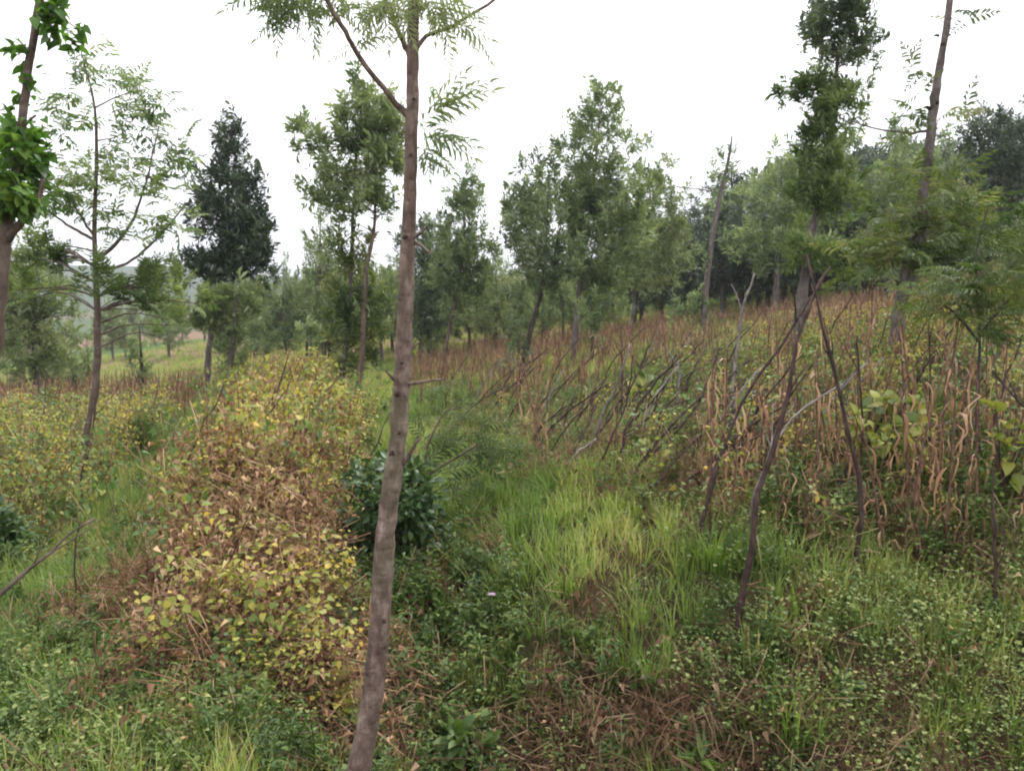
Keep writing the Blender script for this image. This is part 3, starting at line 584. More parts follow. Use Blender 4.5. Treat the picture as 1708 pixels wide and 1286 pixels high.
# T1: the slim tree in front
fl = []
for (u, v, n, sp) in ((520, 5, 26, 45), (470, 5, 16, 30), (600, 5, 7, 25), (640, 20, 8, 25), (720, 20, 14, 22), (735, 45, 6, 20), (690, -10, 14, 40), (590, 85, 3, 8), (655, 165, 2, 6)):
    for _ in range(n):
        x = u+random.gauss(0, sp*.6); y = v+random.gauss(-8, sp*.35); a = random.uniform(.1, 3.0) if v < 60 else random.uniform(-.4, 1.4)
        fl.append((x, y, cos(a)*60*random.choice((1, 1, -1)), sin(a)*40, random.uniform(.5, .9)))
for (u, v, du, dv, s) in ((698, 215, 60, -55, 1.1), (715, 200, 70, -35, 1.25), (712, 190, 45, -50, 1), (700, 235, 65, -5, 1), (705, 225, 60, 25, 1.15), (700, 245, 45, 30, .9), (698, 262, 45, 25, .9), (700, 215, 40, 10, .8), (720, 235, 50, 5, .9), (706, 250, 10, 45, .7),
                    (735, 175, 40, -20, 1), (720, 140, 15, 35, .7), (700, 700, 0, 0, 0)):
    if s: fl.append((u, v, du, dv, s))
T1 = [(588, 1345, 44), (602, 1270, 41), (624, 1140, 38), (636, 1000, 36), (642, 900, 34), (654, 800, 32), (663, 740, 30), (670, 640, 29), (674, 560, 27), (681, 400, 24), (685, 280, 21), (688, 150, 20), (690, 0, 18), (692, -400, 14), (700, -900, 8)]
tree('slender_tree', 'slim pinkish grey trunk standing alone in front, with fern like sprays at the top', 2.5, T1,
     [(640, -420, 200, 160, 20, 8), (690, -800, 150, 200, 20, 8)], 'leaf_silky', 'bark_main', FR, .2, sides=20, limb=.6,
     branches=[[(684, 198, 11, 0), (655, 165, 9, -.03), (600, 95, 8, -.1), (570, 45, 7.5, -.15), (540, -10, 7, -.2), (500, -120, 7, -.3)],
               [(687, 98, 13, 0), (668, 60, 9, .05), (640, -5, 8, .1), (610, -90, 6, .15)],
               [(694, 82, 9, 0), (715, 58, 7, .03), (760, 42, 6, .06), (830, -5, 5, .1), (880, -60, 4, .1)],
               [(690, 398, 6, 0), (703, 388, 5, -.04), (713, 377, 4, -.05)], [(690, 402, 5, 0), (705, 412, 4, -.04), (720, 424, 3, -.06)],
               [(672, 775, 9, 0), (690, 745, 6, -.05), (702, 728, 4, -.05)], [(664, 640, 7, 0), (652, 628, 5, -.04), (643, 618, 3, -.05)],
               [(678, 640, 8, 0), (700, 638, 6, -.05), (740, 632, 4, -.08)], [(678, 610, 4, 0), (684, 585, 3, 0), (700, 570, 3, 0)]],
     stubs=((662, 658, 10, -3, 1), (666, 722, 8, 1, 2), (655, 756, 10, -5, 3), (670, 605, 6, 1, 2), (690, 165, 5, 3, 1), (685, 258, 6, 0, 2), (676, 395, 9, -4, 2), (640, 1035, 8, 3, 4)),
     extra=fronds_at(fl, .175))
# young regrowth of ferny leaves beside it, right of the trunk
fl = []
for (u, v, du, dv, s) in ((700, 665, 60, -25, 1), (735, 645, 50, -12, .9), (760, 690, 60, 20, .9), (800, 710, 70, -10, 1), (700, 780, 80, -60, 1.3), (720, 760, 90, -40, 1.4), (740, 790, 80, -20, 1.3),
                    (700, 800, 60, -90, 1.2), (760, 760, 90, -10, 1.2), (730, 740, 60, -70, 1.1), (770, 790, 60, 40, 1.1), (790, 745, 60, 30, 1), (700, 740, 70, -20, 1)):
    fl.append((u, v, du, dv, s, random.uniform(-.1, .15)))
for _ in range(20):
    u = random.gauss(775, 38); v = random.gauss(745, 32); a = random.uniform(-.9, .9); fl.append((u, v, cos(a)*60*random.choice((1, 1, 1, -1)), -sin(a)*60, random.uniform(.7, 1.1), random.uniform(-.3, .3)))
tree('sapling', 'bright green ferny sapling just right of the slim front trunk', 5.4, [(708, 860, 6), (706, 800, 5), (715, 740, 3)], [], 'leaf_bright', 'bark_brown', FR, .2,
     branches=[[(703, 800, 5, 0), (750, 770, 4, 0), (800, 740, 3, 0)], [(710, 750, 4, 0), (740, 690, 3, 0), (770, 680, 2, 0)]], extra=fronds_at(fl, .25, Y=5.4), cat='sapling')
# T2: left edge
tree('ivy_clad_tree', 'dark trunk at the left edge wrapped in broad bright green leaves', 4.2, [(-45, 1000, 30), (-20, 700, 28), (2, 480, 26), (10, 390, 24), (30, 270, 20), (45, 130, 17), (65, 0, 15), (80, -200, 11), (90, -420, 7)],
     [(25, 290, 60, 72, 36, 22), (95, 35, 32, 50, 12, 12), (38, 110, 24, 60, 9, 8), (30, 200, 28, 34, 6, 9), (-60, 330, 60, 80, 20, 14), (85, -250, 80, 140, 22, 14)], 'leaf_broad', 'bark_brown', [BROAD, HEART], .055,
     branches=[[(12, 400, 16, 0), (35, 370, 12, -.05), (62, 345, 9, -.08), (70, 300, 6, -.1)], [(32, 260, 9, 0), (20, 220, 6, 0), (10, 195, 4, 0)], [(38, 215, 7, 0), (50, 200, 5, 0), (60, 193, 4, 0)]], sides=12, limb=.3, up=-.2)
# T3: feathery one, left
def T3x(m, c):
    for (u, v, ru, rv, n) in ((160, 120, 60, 30, 10), (135, 90, 14, 18, 5), (100, 170, 30, 20, 9), (210, 150, 60, 25, 14), (240, 200, 45, 30, 16), (290, 250, 35, 35, 14), (270, 190, 40, 20, 8), (190, 270, 50, 25, 16), (115, 210, 25, 20, 10), (140, 310, 60, 30, 22), (230, 300, 40, 30, 14),
                           (100, 320, 30, 20, 9), (280, 310, 35, 30, 12), (220, 380, 50, 30, 14), (290, 375, 35, 25, 10), (110, 280, 40, 20, 9), (160, 360, 40, 20, 9), (75, 355, 30, 12, 6)):
        n = int(n*1.7); a = R.random(n)*6.28; q = np.sqrt(R.random(n)); uu = u+ru*q*np.cos(a); vv = v+rv*q*np.sin(a)
        p = np.array([P(x, y, 7.8+random.gauss(0, .35)) for x, y in zip(uu, vv)])
        d = np.stack([R.normal(.25*np.sign(u-160), .8, n), R.normal(0, .7, n), R.normal(.15, .5, n)], -1)
        place(m, FRs[random.randrange(2)], p, frames(d), .21*R.uniform(.7, 1.25, n))
tree('feathery_tree', 'light airy tree with feathery sprays and thin sweeping branches, left of the dark bushy tree', 7.8,
     [(133, 815, 26), (140, 760, 24), (158, 650, 20), (163, 540, 17), (158, 400, 12), (160, 200, 7), (135, 85, 3)],
     [(75, 445, 65, 35, 11, 8, .3), (190, 490, 90, 36, 12, 8, -.2), (270, 500, 60, 30, 8, 7), (55, 490, 45, 22, 5, 7, .5), (290, 550, 40, 25, 3, 6, .6)], 'leaf_silky', 'bark_brown', FRs, .19, extra=T3x, limb=.8,
     branches=[[(160, 435, 7, 0), (190, 410, 6, 0), (220, 370, 5, -.1), (245, 300, 3, -.2), (265, 210, 2, -.2)], [(161, 450, 7, 0), (210, 440, 5, .1), (260, 400, 4, .3), (310, 340, 3, .4)],
               [(157, 400, 6, 0), (120, 380, 5, 0), (85, 355, 3, 0)], [(157, 395, 5, 0), (140, 370, 4, -.1), (118, 330, 3, -.2)], [(159, 235, 3, 0), (190, 230, 2, .1), (215, 215, 2, .2)], [(159, 180, 3, 0), (200, 160, 2, 0), (240, 150, 2, .1)]])
# T4: dark bushy
tree('bushy_tree', 'tall dense dark tree left of the slim front trunk, its crown tapering to a point', 16, [(338, 700, 15), (345, 640, 14), (352, 560, 13), (368, 470, 11), (378, 380, 8), (382, 225, 3)],
     [(383, 250, 20, 40, 10, 20), (378, 330, 42, 50, 22, 30), (392, 400, 55, 50, 24, 34), (345, 455, 44, 28, 18, 30), (430, 390, 22, 45, 9, 22), (410, 450, 40, 28, 14, 28)], 'leaf_blackish', 'bark_grey', SPG, .26)
tree('pale_tree', 'pale leafy small tree below and right of the dark bushy crown', 15, [(375, 665, 16), (385, 600, 15), (392, 530, 12), (396, 490, 8)],
     [(330, 525, 45, 24, 12, 20), (400, 515, 50, 26, 14, 20), (380, 600, 22, 40, 9, 16), (370, 545, 30, 20, 6, 14)], 'leaf_pale', 'bark_grey', SPG, .26)
# T5
tree('leafy_tree', 'spreading leafy tree with a spire top just left of the slim front trunk', 12, [(590, 715, 13), (596, 650, 12), (604, 590, 12), (612, 450, 9), (625, 370, 7), (620, 250, 4)],
     [(610, 240, 45, 55, 24, 24), (640, 300, 28, 50, 12, 22), (596, 150, 9, 28, 5, 9), (642, 170, 10, 26, 4, 9), (512, 215, 7, 18, 3, 7), (570, 215, 9, 22, 4, 8), (560, 290, 50, 45, 16, 22), (525, 250, 28, 25, 7, 14), (508, 235, 20, 20, 4, 10), (590, 340, 50, 30, 14, 22), (648, 225, 22, 45, 8, 18), (560, 330, 30, 30, 6, 18)], 'leaf_mid', 'bark_brown', SPG, .23)
tree('ivy_covered_tree', 'thin straight tree with bright green shoots up its stem beside the leafy spire topped tree', 12.3, [(566, 690, 15), (572, 620, 14), (582, 540, 11), (588, 380, 8), (597, 200, 4), (597, 135, 2)],
     [(597, 165, 12, 32, 7, 9), (590, 430, 30, 35, 10, 18), (600, 490, 38, 34, 14, 20), (575, 550, 26, 40, 9, 18), (615, 560, 22, 45, 9, 16), (600, 600, 24, 26, 7, 14), (560, 600, 12, 30, 4, 10)], 'leaf_bright', 'bark_grey', SPG, .2)
# others mid distance
TL = [
 ('roundish_tree', 'small round headed tree with a thin stem at the edge of the yellow beans', 18, [(512, 635, 7), (512, 585, 6), (512, 560, 4)], [(512, 565, 18, 26, 9, 16)], 'leaf_mid', 'bark_dark', .2),
 ('conical_tree', 'upright leafy tree with several pointed tops right of the slim front trunk', 21, [(742, 590, 9), (752, 540, 8), (765, 470, 6), (778, 330, 3)], [(775, 350, 30, 40, 14, 22), (790, 320, 12, 28, 4, 12), (760, 330, 10, 26, 4, 10), (780, 430, 42, 50, 26, 26), (755, 470, 32, 38, 14, 22), (810, 460, 18, 40, 7, 18), (770, 510, 30, 20, 8, 16)], 'leaf_mid', 'bark_brown', .27),
 ('shadowy_tree', 'low dark tree partly hidden behind the slim front trunk', 25, [(700, 600, 8), (702, 520, 7), (705, 440, 4)], [(705, 430, 42, 40, 22, 26), (715, 500, 40, 45, 20, 26), (735, 390, 20, 22, 6, 14), (690, 560, 26, 22, 7, 18)], 'leaf_dark', 'bark_dark', .32),
 ('broad_tree', 'largest dark green tree of the middle distance, its pale top reaching highest', 19, [(955, 600, 13), (962, 530, 13), (968, 470, 11), (985, 350, 7), (1000, 200, 3)],
   [(1000, 195, 42, 35, 14, 18), (1020, 180, 12, 25, 4, 8), (965, 205, 18, 20, 4, 9), (990, 260, 55, 45, 22, 24), (1050, 240, 28, 12, 4, 9), (935, 370, 75, 55, 40, 34), (1010, 370, 65, 65, 38, 34), (980, 450, 85, 40, 30, 32), (1040, 320, 36, 30, 10, 20)], 'leaf_mid', 'bark_grey', .27),
 ('leaning_tree', 'dark leaning trunk with a drooping dark crown at the left side of the largest tree', 13.5, [(868, 630, 13), (876, 590, 12), (888, 540, 11), (900, 500, 9), (910, 430, 7), (915, 300, 3)],
   [(900, 300, 30, 42, 12, 18), (880, 375, 36, 35, 14, 24), (910, 430, 50, 45, 22, 28), (895, 480, 45, 28, 14, 24), (868, 600, 20, 26, 6, 16), (862, 550, 14, 30, 4, 12)], 'leaf_dark', 'bark_dark', .2),
 ('olive_tree', 'yellowish green loose crowned tree right of the largest dark tree', 24, [(1052, 570, 8), (1056, 520, 7), (1065, 440, 5), (1085, 320, 3)],
   [(1095, 310, 34, 34, 12, 18), (1080, 385, 55, 50, 28, 28), (1110, 420, 40, 48, 18, 26), (1070, 460, 50, 30, 14, 22), (1140, 330, 22, 14, 4, 10)], 'leaf_pale', 'bark_grey', .3),
 ('shrubby_tree', 'small green bushy tree beneath the largest tree', 17, [(988, 600, 8), (988, 560, 7), (985, 520, 4)], [(985, 520, 22, 34, 9, 18), (990, 560, 18, 20, 5, 14)], 'leaf_mid', 'bark_dark', .2),
 ('round_dark_tree', 'dense rounded almost black tree at the right edge against the sky', 24, [(1670, 480, 14), (1668, 400, 12), (1668, 280, 7)], [(1672, 262, 55, 55, 40, 40), (1660, 320, 62, 40, 30, 36), (1700, 240, 40, 35, 14, 30), (1640, 250, 26, 30, 8, 22)], 'leaf_blackish', 'bark_dark', .27),
]
for nm, lb, Yd, tk, cr, lf, bk, ls in TL: tree(nm, lb, Yd, tk, cr, lf, bk, SPG, ls, limb=.3)
# T13 stripped pole tree
tree('stripped_tree', 'tall almost bare trunk with a few leaf tufts standing clear against the sky', 17, [(1172, 560, 14), (1176, 500, 13), (1185, 420, 11), (1200, 330, 9), (1216, 260, 6), (1221, 226, 3)],
     [(1206, 288, 16, 20, 6, 14), (1222, 250, 5, 18, 3, 5), (1150, 530, 34, 26, 14, 20), (1176, 430, 9, 30, 4, 9), (1165, 500, 12, 24, 4, 9)], 'leaf_mid', 'bark_grey', SPG, .17, limb=.2,
     branches=[[(1188, 320, 3, 0), (1160, 315, 2, 0), (1128, 312, 2, 0)]])
# T14
tree('tall_tree', 'tall narrow tree with layered tufts of leaves and a thick greyish stem, right of centre', 11, [(1328, 560, 24), (1338, 500, 22), (1350, 410, 18), (1368, 330, 14), (1385, 240, 12), (1392, 150, 9), (1402, 30, 6), (1410, -80, 3)],
     [(1405, 30, 55, 45, 20, 22), (1400, -70, 60, 50, 20, 20), (1430, 90, 36, 36, 10, 18), (1370, 70, 30, 40, 8, 16)], 'leaf_dark', 'bark_grey', SPG, .2, limb=.6)
tree('draped_tree', 'lighter green leaf tiers hanging on the stem below the tall narrow crown', 11.4, [(1336, 560, 8), (1345, 480, 7), (1360, 380, 6), (1384, 250, 5), (1392, 150, 3)],
     [(1375, 165, 66, 30, 18, 18, -.4), (1400, 190, 50, 28, 12, 16, -.5), (1345, 150, 44, 20, 7, 12, -.4), (1380, 235, 45, 26, 12, 16, -.6), (1378, 290, 50, 34, 14, 22, -.6), (1350, 340, 44, 22, 9, 18, -.6), (1352, 425, 44, 24, 10, 18, -.7), (1330, 250, 18, 25, 4, 10, -.4), (1400, 330, 40, 30, 8, 16, -.5), (1390, 450, 30, 20, 6, 14, -.6)], 'leaf_silky', 'bark_grey', SPG, .2, limb=.3)
# T15
def T15x(m, c):
    for (u, v, ru, rv, n) in ((1540, 300, 50, 26, 26), (1500, 350, 60, 34, 40), (1570, 360, 70, 40, 80), (1460, 420, 60, 24, 50), (1620, 360, 45, 26, 40), (1540, 420, 90, 34, 90), (1440, 455, 40, 20, 16), (1595, 300, 26, 22, 12), (1530, 130, 18, 30, 8), (1525, 190, 22, 12, 6), (1600, 185, 22, 12, 7), (1610, 20, 16, 16, 4), (1500, 230, 24, 12, 6)):
        a = R.random(n)*6.28; q = np.sqrt(R.random(n)); p = np.array([P(u+ru*q_*cos(a_), v+rv*q_*sin(a_), 8+random.gauss(0, .4)) for a_, q_ in zip(a, q)])
        d = np.stack([R.normal(.3*np.sign(u-1540), .8, n), R.normal(-.2, .7, n), R.normal(.15, .5, n)], -1)
        place(m, FRs[random.randrange(2)], p, frames(d), .25*R.uniform(.7, 1.25, n))
tree('knotty_tree', 'knotty pale grey trunk rising from the bean patch into green fern like leaves', 8.0,
     [(1484, 640, 28), (1492, 600, 27), (1498, 540, 26), (1508, 480, 26), (1528, 390, 22), (1550, 250, 19), (1558, 170, 20), (1568, 110, 15), (1586, -10, 13), (1605, -200, 9), (1620, -350, 5)],
     [(1610, -260, 110, 110, 26, 14)], 'leaf_bright', 'bark_grey', FRs, .24, sides=14, extra=T15x,
     branches=[[(1508, 500, 12, 0), (1525, 455, 10, -.1), (1540, 400, 8, -.2), (1548, 350, 5, -.3)], [(1548, 218, 6, 0), (1510, 222, 4, .1), (1450, 212, 3, .3), (1415, 200, 2, .4)], [(1515, 510, 4, 0), (1545, 503, 3, -.1), (1570, 508, 2, -.1)]],
     stubs=((1508, 518, 18, 8, 2), (1492, 560, 12, -6, 0), (1560, 175, 16, 8, -6), (1550, 182, 14, -9, -4), (1500, 475, 14, -9, -5), (1565, 60, 10, -9, 0), (1570, 75, 8, 9, -2)))
# T16
def T16x(m, c):
    for (u, v, ru, rv, n) in ((1625, 470, 60, 26, 40), (1590, 500, 60, 26, 34), (1670, 500, 50, 30, 36), (1660, 400, 50, 30, 24), (1700, 360, 30, 26, 12), (1640, 545, 36, 16, 16), (1560, 480, 30, 16, 10), (1720, 450, 40, 50, 22)):
        a = R.random(n)*6.28; q = np.sqrt(R.random(n)); p = np.array([P(u+ru*q_*cos(a_), v+rv*q_*sin(a_), 4.7+random.gauss(0, .2)) for a_, q_ in zip(a, q)])
        d = np.stack([R.normal(.5*np.sign(u-1630), .8, n), R.normal(-.2, .7, n), R.normal(.0, .4, n)], -1)
        place(m, FR[random.randrange(3)], p, frames(d), .19*R.uniform(.7, 1.25, n))
tree('ferny_sapling', 'thin straight sapling by the right edge with a flat head of ferny leaves', 4.7, [(1630, 985, 13), (1632, 850, 12), (1630, 700, 10), (1634, 560, 8), (1628, 430, 5), (1650, 340, 3)], [], 'leaf_bright', 'bark_dark', FR, .2, extra=T16x, cat='sapling',
     branches=[[(1633, 560, 5, 0), (1665, 520, 4, 0), (1700, 480, 3, .1)], [(1632, 570, 5, 0), (1600, 530, 4, 0), (1565, 500, 3, .1)]])

# the background woods: copies of a few grown trees
def bgtree(Yd, lf, bk, spec, ls=.5, sh=SPG):
    fac = 1.5; k = {'round': [(0, -95, 42, 36, 20, 26), (0, -60, 50, 34, 22, 26), (0, -130, 24, 22, 8, 16)], 'spire': [(0, -150, 16, 34, 9, 14), (0, -105, 30, 34, 16, 22), (0, -62, 38, 34, 18, 24)],
         'twin': [(-18, -125, 18, 30, 8, 16), (20, -110, 20, 34, 10, 16), (0, -65, 44, 34, 22, 26)], 'column': [(0, -90, 16, 26, 8, 12), (0, -50, 18, 30, 10, 16), (2, -22, 15, 20, 6, 14)]}[spec]
    b = MB(); c = MB(); tp = [np.array([0, 0, -.5]), np.array([.1, 0, 2.]), np.array([.0, .1, 4.5]), np.array([.1, 0, 6.8])]
    cc = curve(tp, 10); tube(b, cc, np.linspace(.16, .03, 10), 6, wob=.1)
    for x, z, rx, rz, n, m in k:
        n = int(n*1.8); m = int(m*.58); rx *= 1.08; rz *= 1.08
        for i in range(n):
            q = nrm(R.normal(0, 1, 3))*random.random()**.5; p = np.array([x, 0, -z])*.045+q*np.array([rx, rx*.9, rz])*.045
            foliage(c, p, np.array([.45, .45, .6])*random.uniform(.5, 1.35), m, sh, ls, .3, q*.5)
            if random.random() < .3: tube(c, curve([cc[5], (cc[5]+p)/2+[0, 0, .2], p], 4), np.linspace(.04, .01, 4), 3, 1)
    return b.mesh('trunk', [M[bk]]), c.mesh('crown', [M[lf], M[bk]])
BG = {}
for key, lf, bk, sp in (('dr', 'leaf_blackish', 'bark_dark', 'round'), ('ds', 'leaf_blackish', 'bark_grey', 'spire'), ('mr', 'leaf_mid', 'bark_brown', 'round'), ('ms', 'leaf_mid', 'bark_grey', 'spire'), ('mt', 'leaf_mid', 'bark_grey', 'twin'),
                        ('pr', 'leaf_pale', 'bark_grey', 'round'), ('pt', 'leaf_pale', 'bark_grey', 'twin'), ('mc', 'leaf_mid', 'bark_dark', 'column'), ('dc', 'leaf_dark', 'bark_dark', 'column')):
    BG[key] = bgtree(30, lf, bk, sp)
def plant_bg(key, u, Yd, vtop, name, label, group, cat='tree', wid=1.0):
    x = (u-854)/F*Yd; z = h1(x, Yd); top = P(u, vtop, Yd)[2]; hh = max(top-z, .8); ref = {'r': 6.8, 's': 8.1, 't': 6.8, 'c': 5.2}[key[1]]
    s = hh/ref; t = thing(name, label, cat, (x, Yd, z), group); w = s*wid; t.scale = (w, w, s); t.rotation_euler = (0, 0, random.random()*6.28)
    obj('trunk', BG[key][0], t); obj('crown', BG[key][1], t)
def beside(u):
    for lim, w in ((90, 'at the far left edge'), (230, 'behind the feathery tree'), (330, 'in the gap left of the dark bushy tree'), (450, 'behind the dark bushy tree'), (540, 'in the gap right of the dark bushy tree'), (650, 'behind the leafy spire topped tree'), (730, 'just right of the slim front trunk'),
                   (830, 'behind the conical tree'), (930, 'behind the leaning tree'), (1050, 'behind the largest tree'), (1150, 'behind the olive tree'), (1230, 'behind the stripped trunk'), (1320, 'left of the tall narrow tree'), (1420, 'behind the tall narrow tree'), (1520, 'behind the knotty trunk'), (1610, 'right of the knotty trunk'), (1720, 'below the round dark tree'), (9999, 'beyond the right edge')):
        if u < lim: return w
ROW = ('front', 'middle', 'back')
G1 = 'trees of the wood behind the upper field'
L1 = {'d': 'dark green tree in the hazy wood behind the upper maize field', 'm': 'mid green tree in the hazy wood behind the upper maize field', 'p': 'pale green tree in the hazy wood behind the upper maize field'}
for u in np.arange(1010, 1900, 34):
    for row, (Yd, dv) in enumerate(((31, 0), (40, -26), (52, -52))):
        uu = u+random.uniform(-16, 16)+row*12; vt = np.interp(uu, [1010, 1150, 1280, 1400, 1500, 1620, 1750], [425, 372, 318, 285, 275, 282, 285])+dv*.7+random.uniform(-22, 22)
        key = random.choice(['dr', 'ds', 'mr', 'mt', 'ds', 'dr', 'dr'])
        cl = {'d': 'dark', 'm': 'mid', 'p': 'pale'}[key[0]]+' green'; plant_bg(key, uu, Yd+random.uniform(-3, 3), vt, 'woodland_tree', '%s woodland tree, %s row, %s' % (cl, ROW[row], beside(uu)), G1, wid=1.25)
for u, Yd, vt, key, lb in ((1290, 26, 262, 'mt', 'grey green tree rising left of the tall narrow tree at the skyline'), (1265, 30, 330, 'ds', 'dark tree at the left shoulder of the skyline wood'), (1480, 24, 218, 'ms', 'airy tree between the tall narrow tree and the knotty trunk'),
                           (1440, 27, 300, 'dr', 'dark tree low between the tall narrow tree and the knotty trunk'), (1510, 28, 280, 'mr', 'tree right behind the knotty trunk at the skyline'), (1330, 28, 300, 'ds', 'dark tree immediately behind the tall narrow tree stem'),
                           (1590, 26, 320, 'mt', 'tree behind the ferny leaves of the knotty tree'), (1700, 14, 350, 'pr', 'pale leaved tree cut by the right edge below the black round tree')):
    plant_bg(key, u, Yd, vt, 'skyline_tree', lb, None)
G2 = 'trees of the far tree line beyond the beans'
for u in np.arange(-60, 1010, 30):
    for row, Yd in enumerate((30, 46, 70)):
        uu = u+random.uniform(-14, 14); vt = np.interp(uu, [0, 250, 450, 560, 650, 850, 1000], [545, 515, 480, 462, 465, 470, 462])+random.uniform(-20, 24)-row*4
        if uu < 360 and (row == 0 or random.random() < .6): continue
        key = random.choice(['pr', 'pt', 'mr', 'mt', 'pr', 'ms', 'mt'])
        plant_bg(key, uu, Yd+random.uniform(-5, 5), vt, 'distant_tree', '%s green far tree, %s row, %s' % ({'p': 'pale', 'm': 'mid'}[key[0]], ROW[row], beside(uu)), G2, wid=1.1)
for u, Yd, vt, key, nm, lb, wd in (
    (540, 28, 365, 'pt', 'grey_green_tree', 'greyish green tree left behind the leafy spire topped tree', .8), (60, 17, 415, 'pr', 'stand_tree', 'pale leafy tree behind the feathery one at the far left', 1.0),
    (92, 20, 545, 'mr', 'small_tree', 'small dark headed tree on a thin stem left of the feathery tree trunk', .9), (232, 17, 575, 'mc', 'clipped_tree', 'green column of shoots standing between the feathery tree and the pale tree', 1.3),
    (66, 18, 590, 'dc', 'clipped_tree', 'narrow dark column of shoots at the far left, left of the feathery trunk', 1.0), (118, 20, 600, 'dc', 'clipped_tree', 'narrow dark column of shoots directly left of the feathery trunk', 1.0),
    (145, 24, 590, 'mc', 'clipped_tree', 'faint green column of shoots just behind the feathery trunk', 1.0), (260, 90, 440, 'mt', 'distant_tall_tree', 'tall bluish far off trees above the tree line at the left', .7),
    (480, 55, 428, 'ms', 'distant_spire_tree', 'thin pointed far tree rising above the tree line left of the leafy tree', .5), (30, 26, 470, 'mt', 'edge_tree', 'mid green tree at the left edge behind the clipped columns', .9),
    (820, 34, 430, 'mr', 'gap_tree', 'tree seen in the gap between the conical tree and the leaning tree', 1.1), (655, 34, 440, 'mr', 'hidden_tree', 'tree seen just left of the slim front trunk', .9), (745, 30, 372, 'ms', 'pointed_tree', 'small pointed crown just left of the conical tree', .8)):
    plant_bg(key, u, Yd, vt, nm, lb, None, wid=wd)

# ------------------------------------------------------------------ shrubs and single plants
def shrub(name, label, u, v, Yd, ru, rv, mat, bk, tpl, ls, ncl, ms, stems=6, cat='shrub', group=None):
    C = P(u, v, Yd); gz = h1(C[0], C[1]); b = np.array([C[0], C[1], gz]); k = Yd/F; T = thing(name, label, cat, tuple(b), group)
    st = MB(); lf = MB(); rr = np.array([ru*k, ru*k*.85, rv*k])
    if C[2]-rr[2] > gz+.04 and cat == 'bush': t_ = C[2]+rr[2]; rr[2] = (t_-gz)/2; C = np.array([C[0], C[1], gz+rr[2]]); ncl = int(ncl*1.5)
    elif C[2]-rr[2] > gz+.04: C = np.array([C[0], C[1], gz+rr[2]*.95])
    for i in range(ncl):
        q = nrm(R.normal(0, 1, 3))*random.random()**.4; p = C+q*rr*.85; p[2] = max(p[2], gz+.03)
        foliage(lf, p, np.array([1, 1, .8])*.32*min(rr[0], rr[2]), ms, tpl, ls, -.1, q*.6)
        if i < stems*3: tube(st, curve([b+[R.normal(0, .02), R.normal(0, .02), -.03], (b+p)/2+[0, 0, .06], p], 6), np.linspace(.008, .002, 6), 4)
    obj('stems', st.mesh('stems', [M[bk]], b), T); obj('leaves', lf.mesh('leaves', [M[mat]], b), T); return T
ELL = (np.array([[0, 0, 0], [.3, .27, .06], [.7, .22, .0], [1, 0, -.2], [.7, -.22, .0], [.3, -.27, .06], [.5, 0, -.03]]), np.array([[0, 6, 1], [1, 6, 2], [2, 6, 3], [3, 6, 4], [4, 6, 5], [5, 6, 0]]))
shrub('coffee_shrub', 'dark glossy leaved shrub standing in the gully behind the slim front trunk', 645, 820, 4.9, 92, 118, 'leaf_coffee', 'bark_dark', [ELL], .06, 110, 22)
shrub('small_shrub', 'low dark shrub on the green strip at the left edge', -5, 880, 5.2, 50, 62, 'leaf_coffee', 'bark_dark', [ELL], .06, 34, 20)
shrub('round_bush', 'soft green bush in the lower bean field between the two left trunks', 235, 745, 9.5, 42, 45, 'weed', 'bark_dark', SPG, .12, 20, 14, cat='bush')
shrub('grassy_bush', 'dark green feathery bush in the right field behind the stakes', 1560, 730, 5.6, 70, 75, 'grass_lush', 'bark_dark', [lance(.06, .3, .02)], .2, 34, 30, cat='bush')
shrub('leafy_bush', 'small bush at the foot of the pale tree beyond the beans', 400, 635, 15, 24, 22, 'leaf_mid', 'bark_dark', SPG, .2, 10, 12, cat='bush')
shrub('broad_leaved_bush', 'broad leaved green plants in the middle of the stake field', 1085, 660, 8.5, 50, 35, 'weed', 'bark_dark', [HEART], .13, 14, 9, cat='bush')
shrub('bean_bush', 'large leaved green and yellow bean bush around the knotty trunk', 1480, 715, 4.7, 85, 75, 'bean_y', 'bark_dark', [HEART], .075, 24, 5, cat='bush')
shrub('edge_bean_bush', 'large leaved bean plant at the right edge beside the ferny sapling', 1680, 700, 4.3, 40, 45, 'bean_y', 'bark_dark', [HEART], .07, 9, 5, cat='bush')
shrub('yellow_bean_plant', 'yellow leaved bean plant low among the maize stalks', 1300, 850, 4.8, 50, 50, 'bean_y', 'bark_dark', [HEART], .075, 12, 7, cat='bean plant')
shrub('front_bean_plant', 'bean plant with big yellow leaves against the slim front trunk', 565, 990, 3.25, 42, 50, 'bean_y', 'stalk', [HEART], .07, 9, 5, cat='bean plant')
shrub('milky_weed', 'upright pale green weed in the gully right of the slim front trunk', 770, 1090, 3.2, 45, 60, 'weed', 'stalk', [ELL], .075, 12, 9, cat='weed')
shrub('grey_weed', 'grey green weed at the foot of the earthy bank', 1160, 1180, 2.95, 35, 50, 'weed', 'stalk', [lance(.16, .3, .05)], .12, 9, 9, cat='weed')
shrub('bank_weed', 'dark green leafy weed at the field edge left of the rightmost stake', 1580, 880, 4.2, 50, 35, 'weed', 'stalk', [ELL], .09, 12, 9, cat='weed')
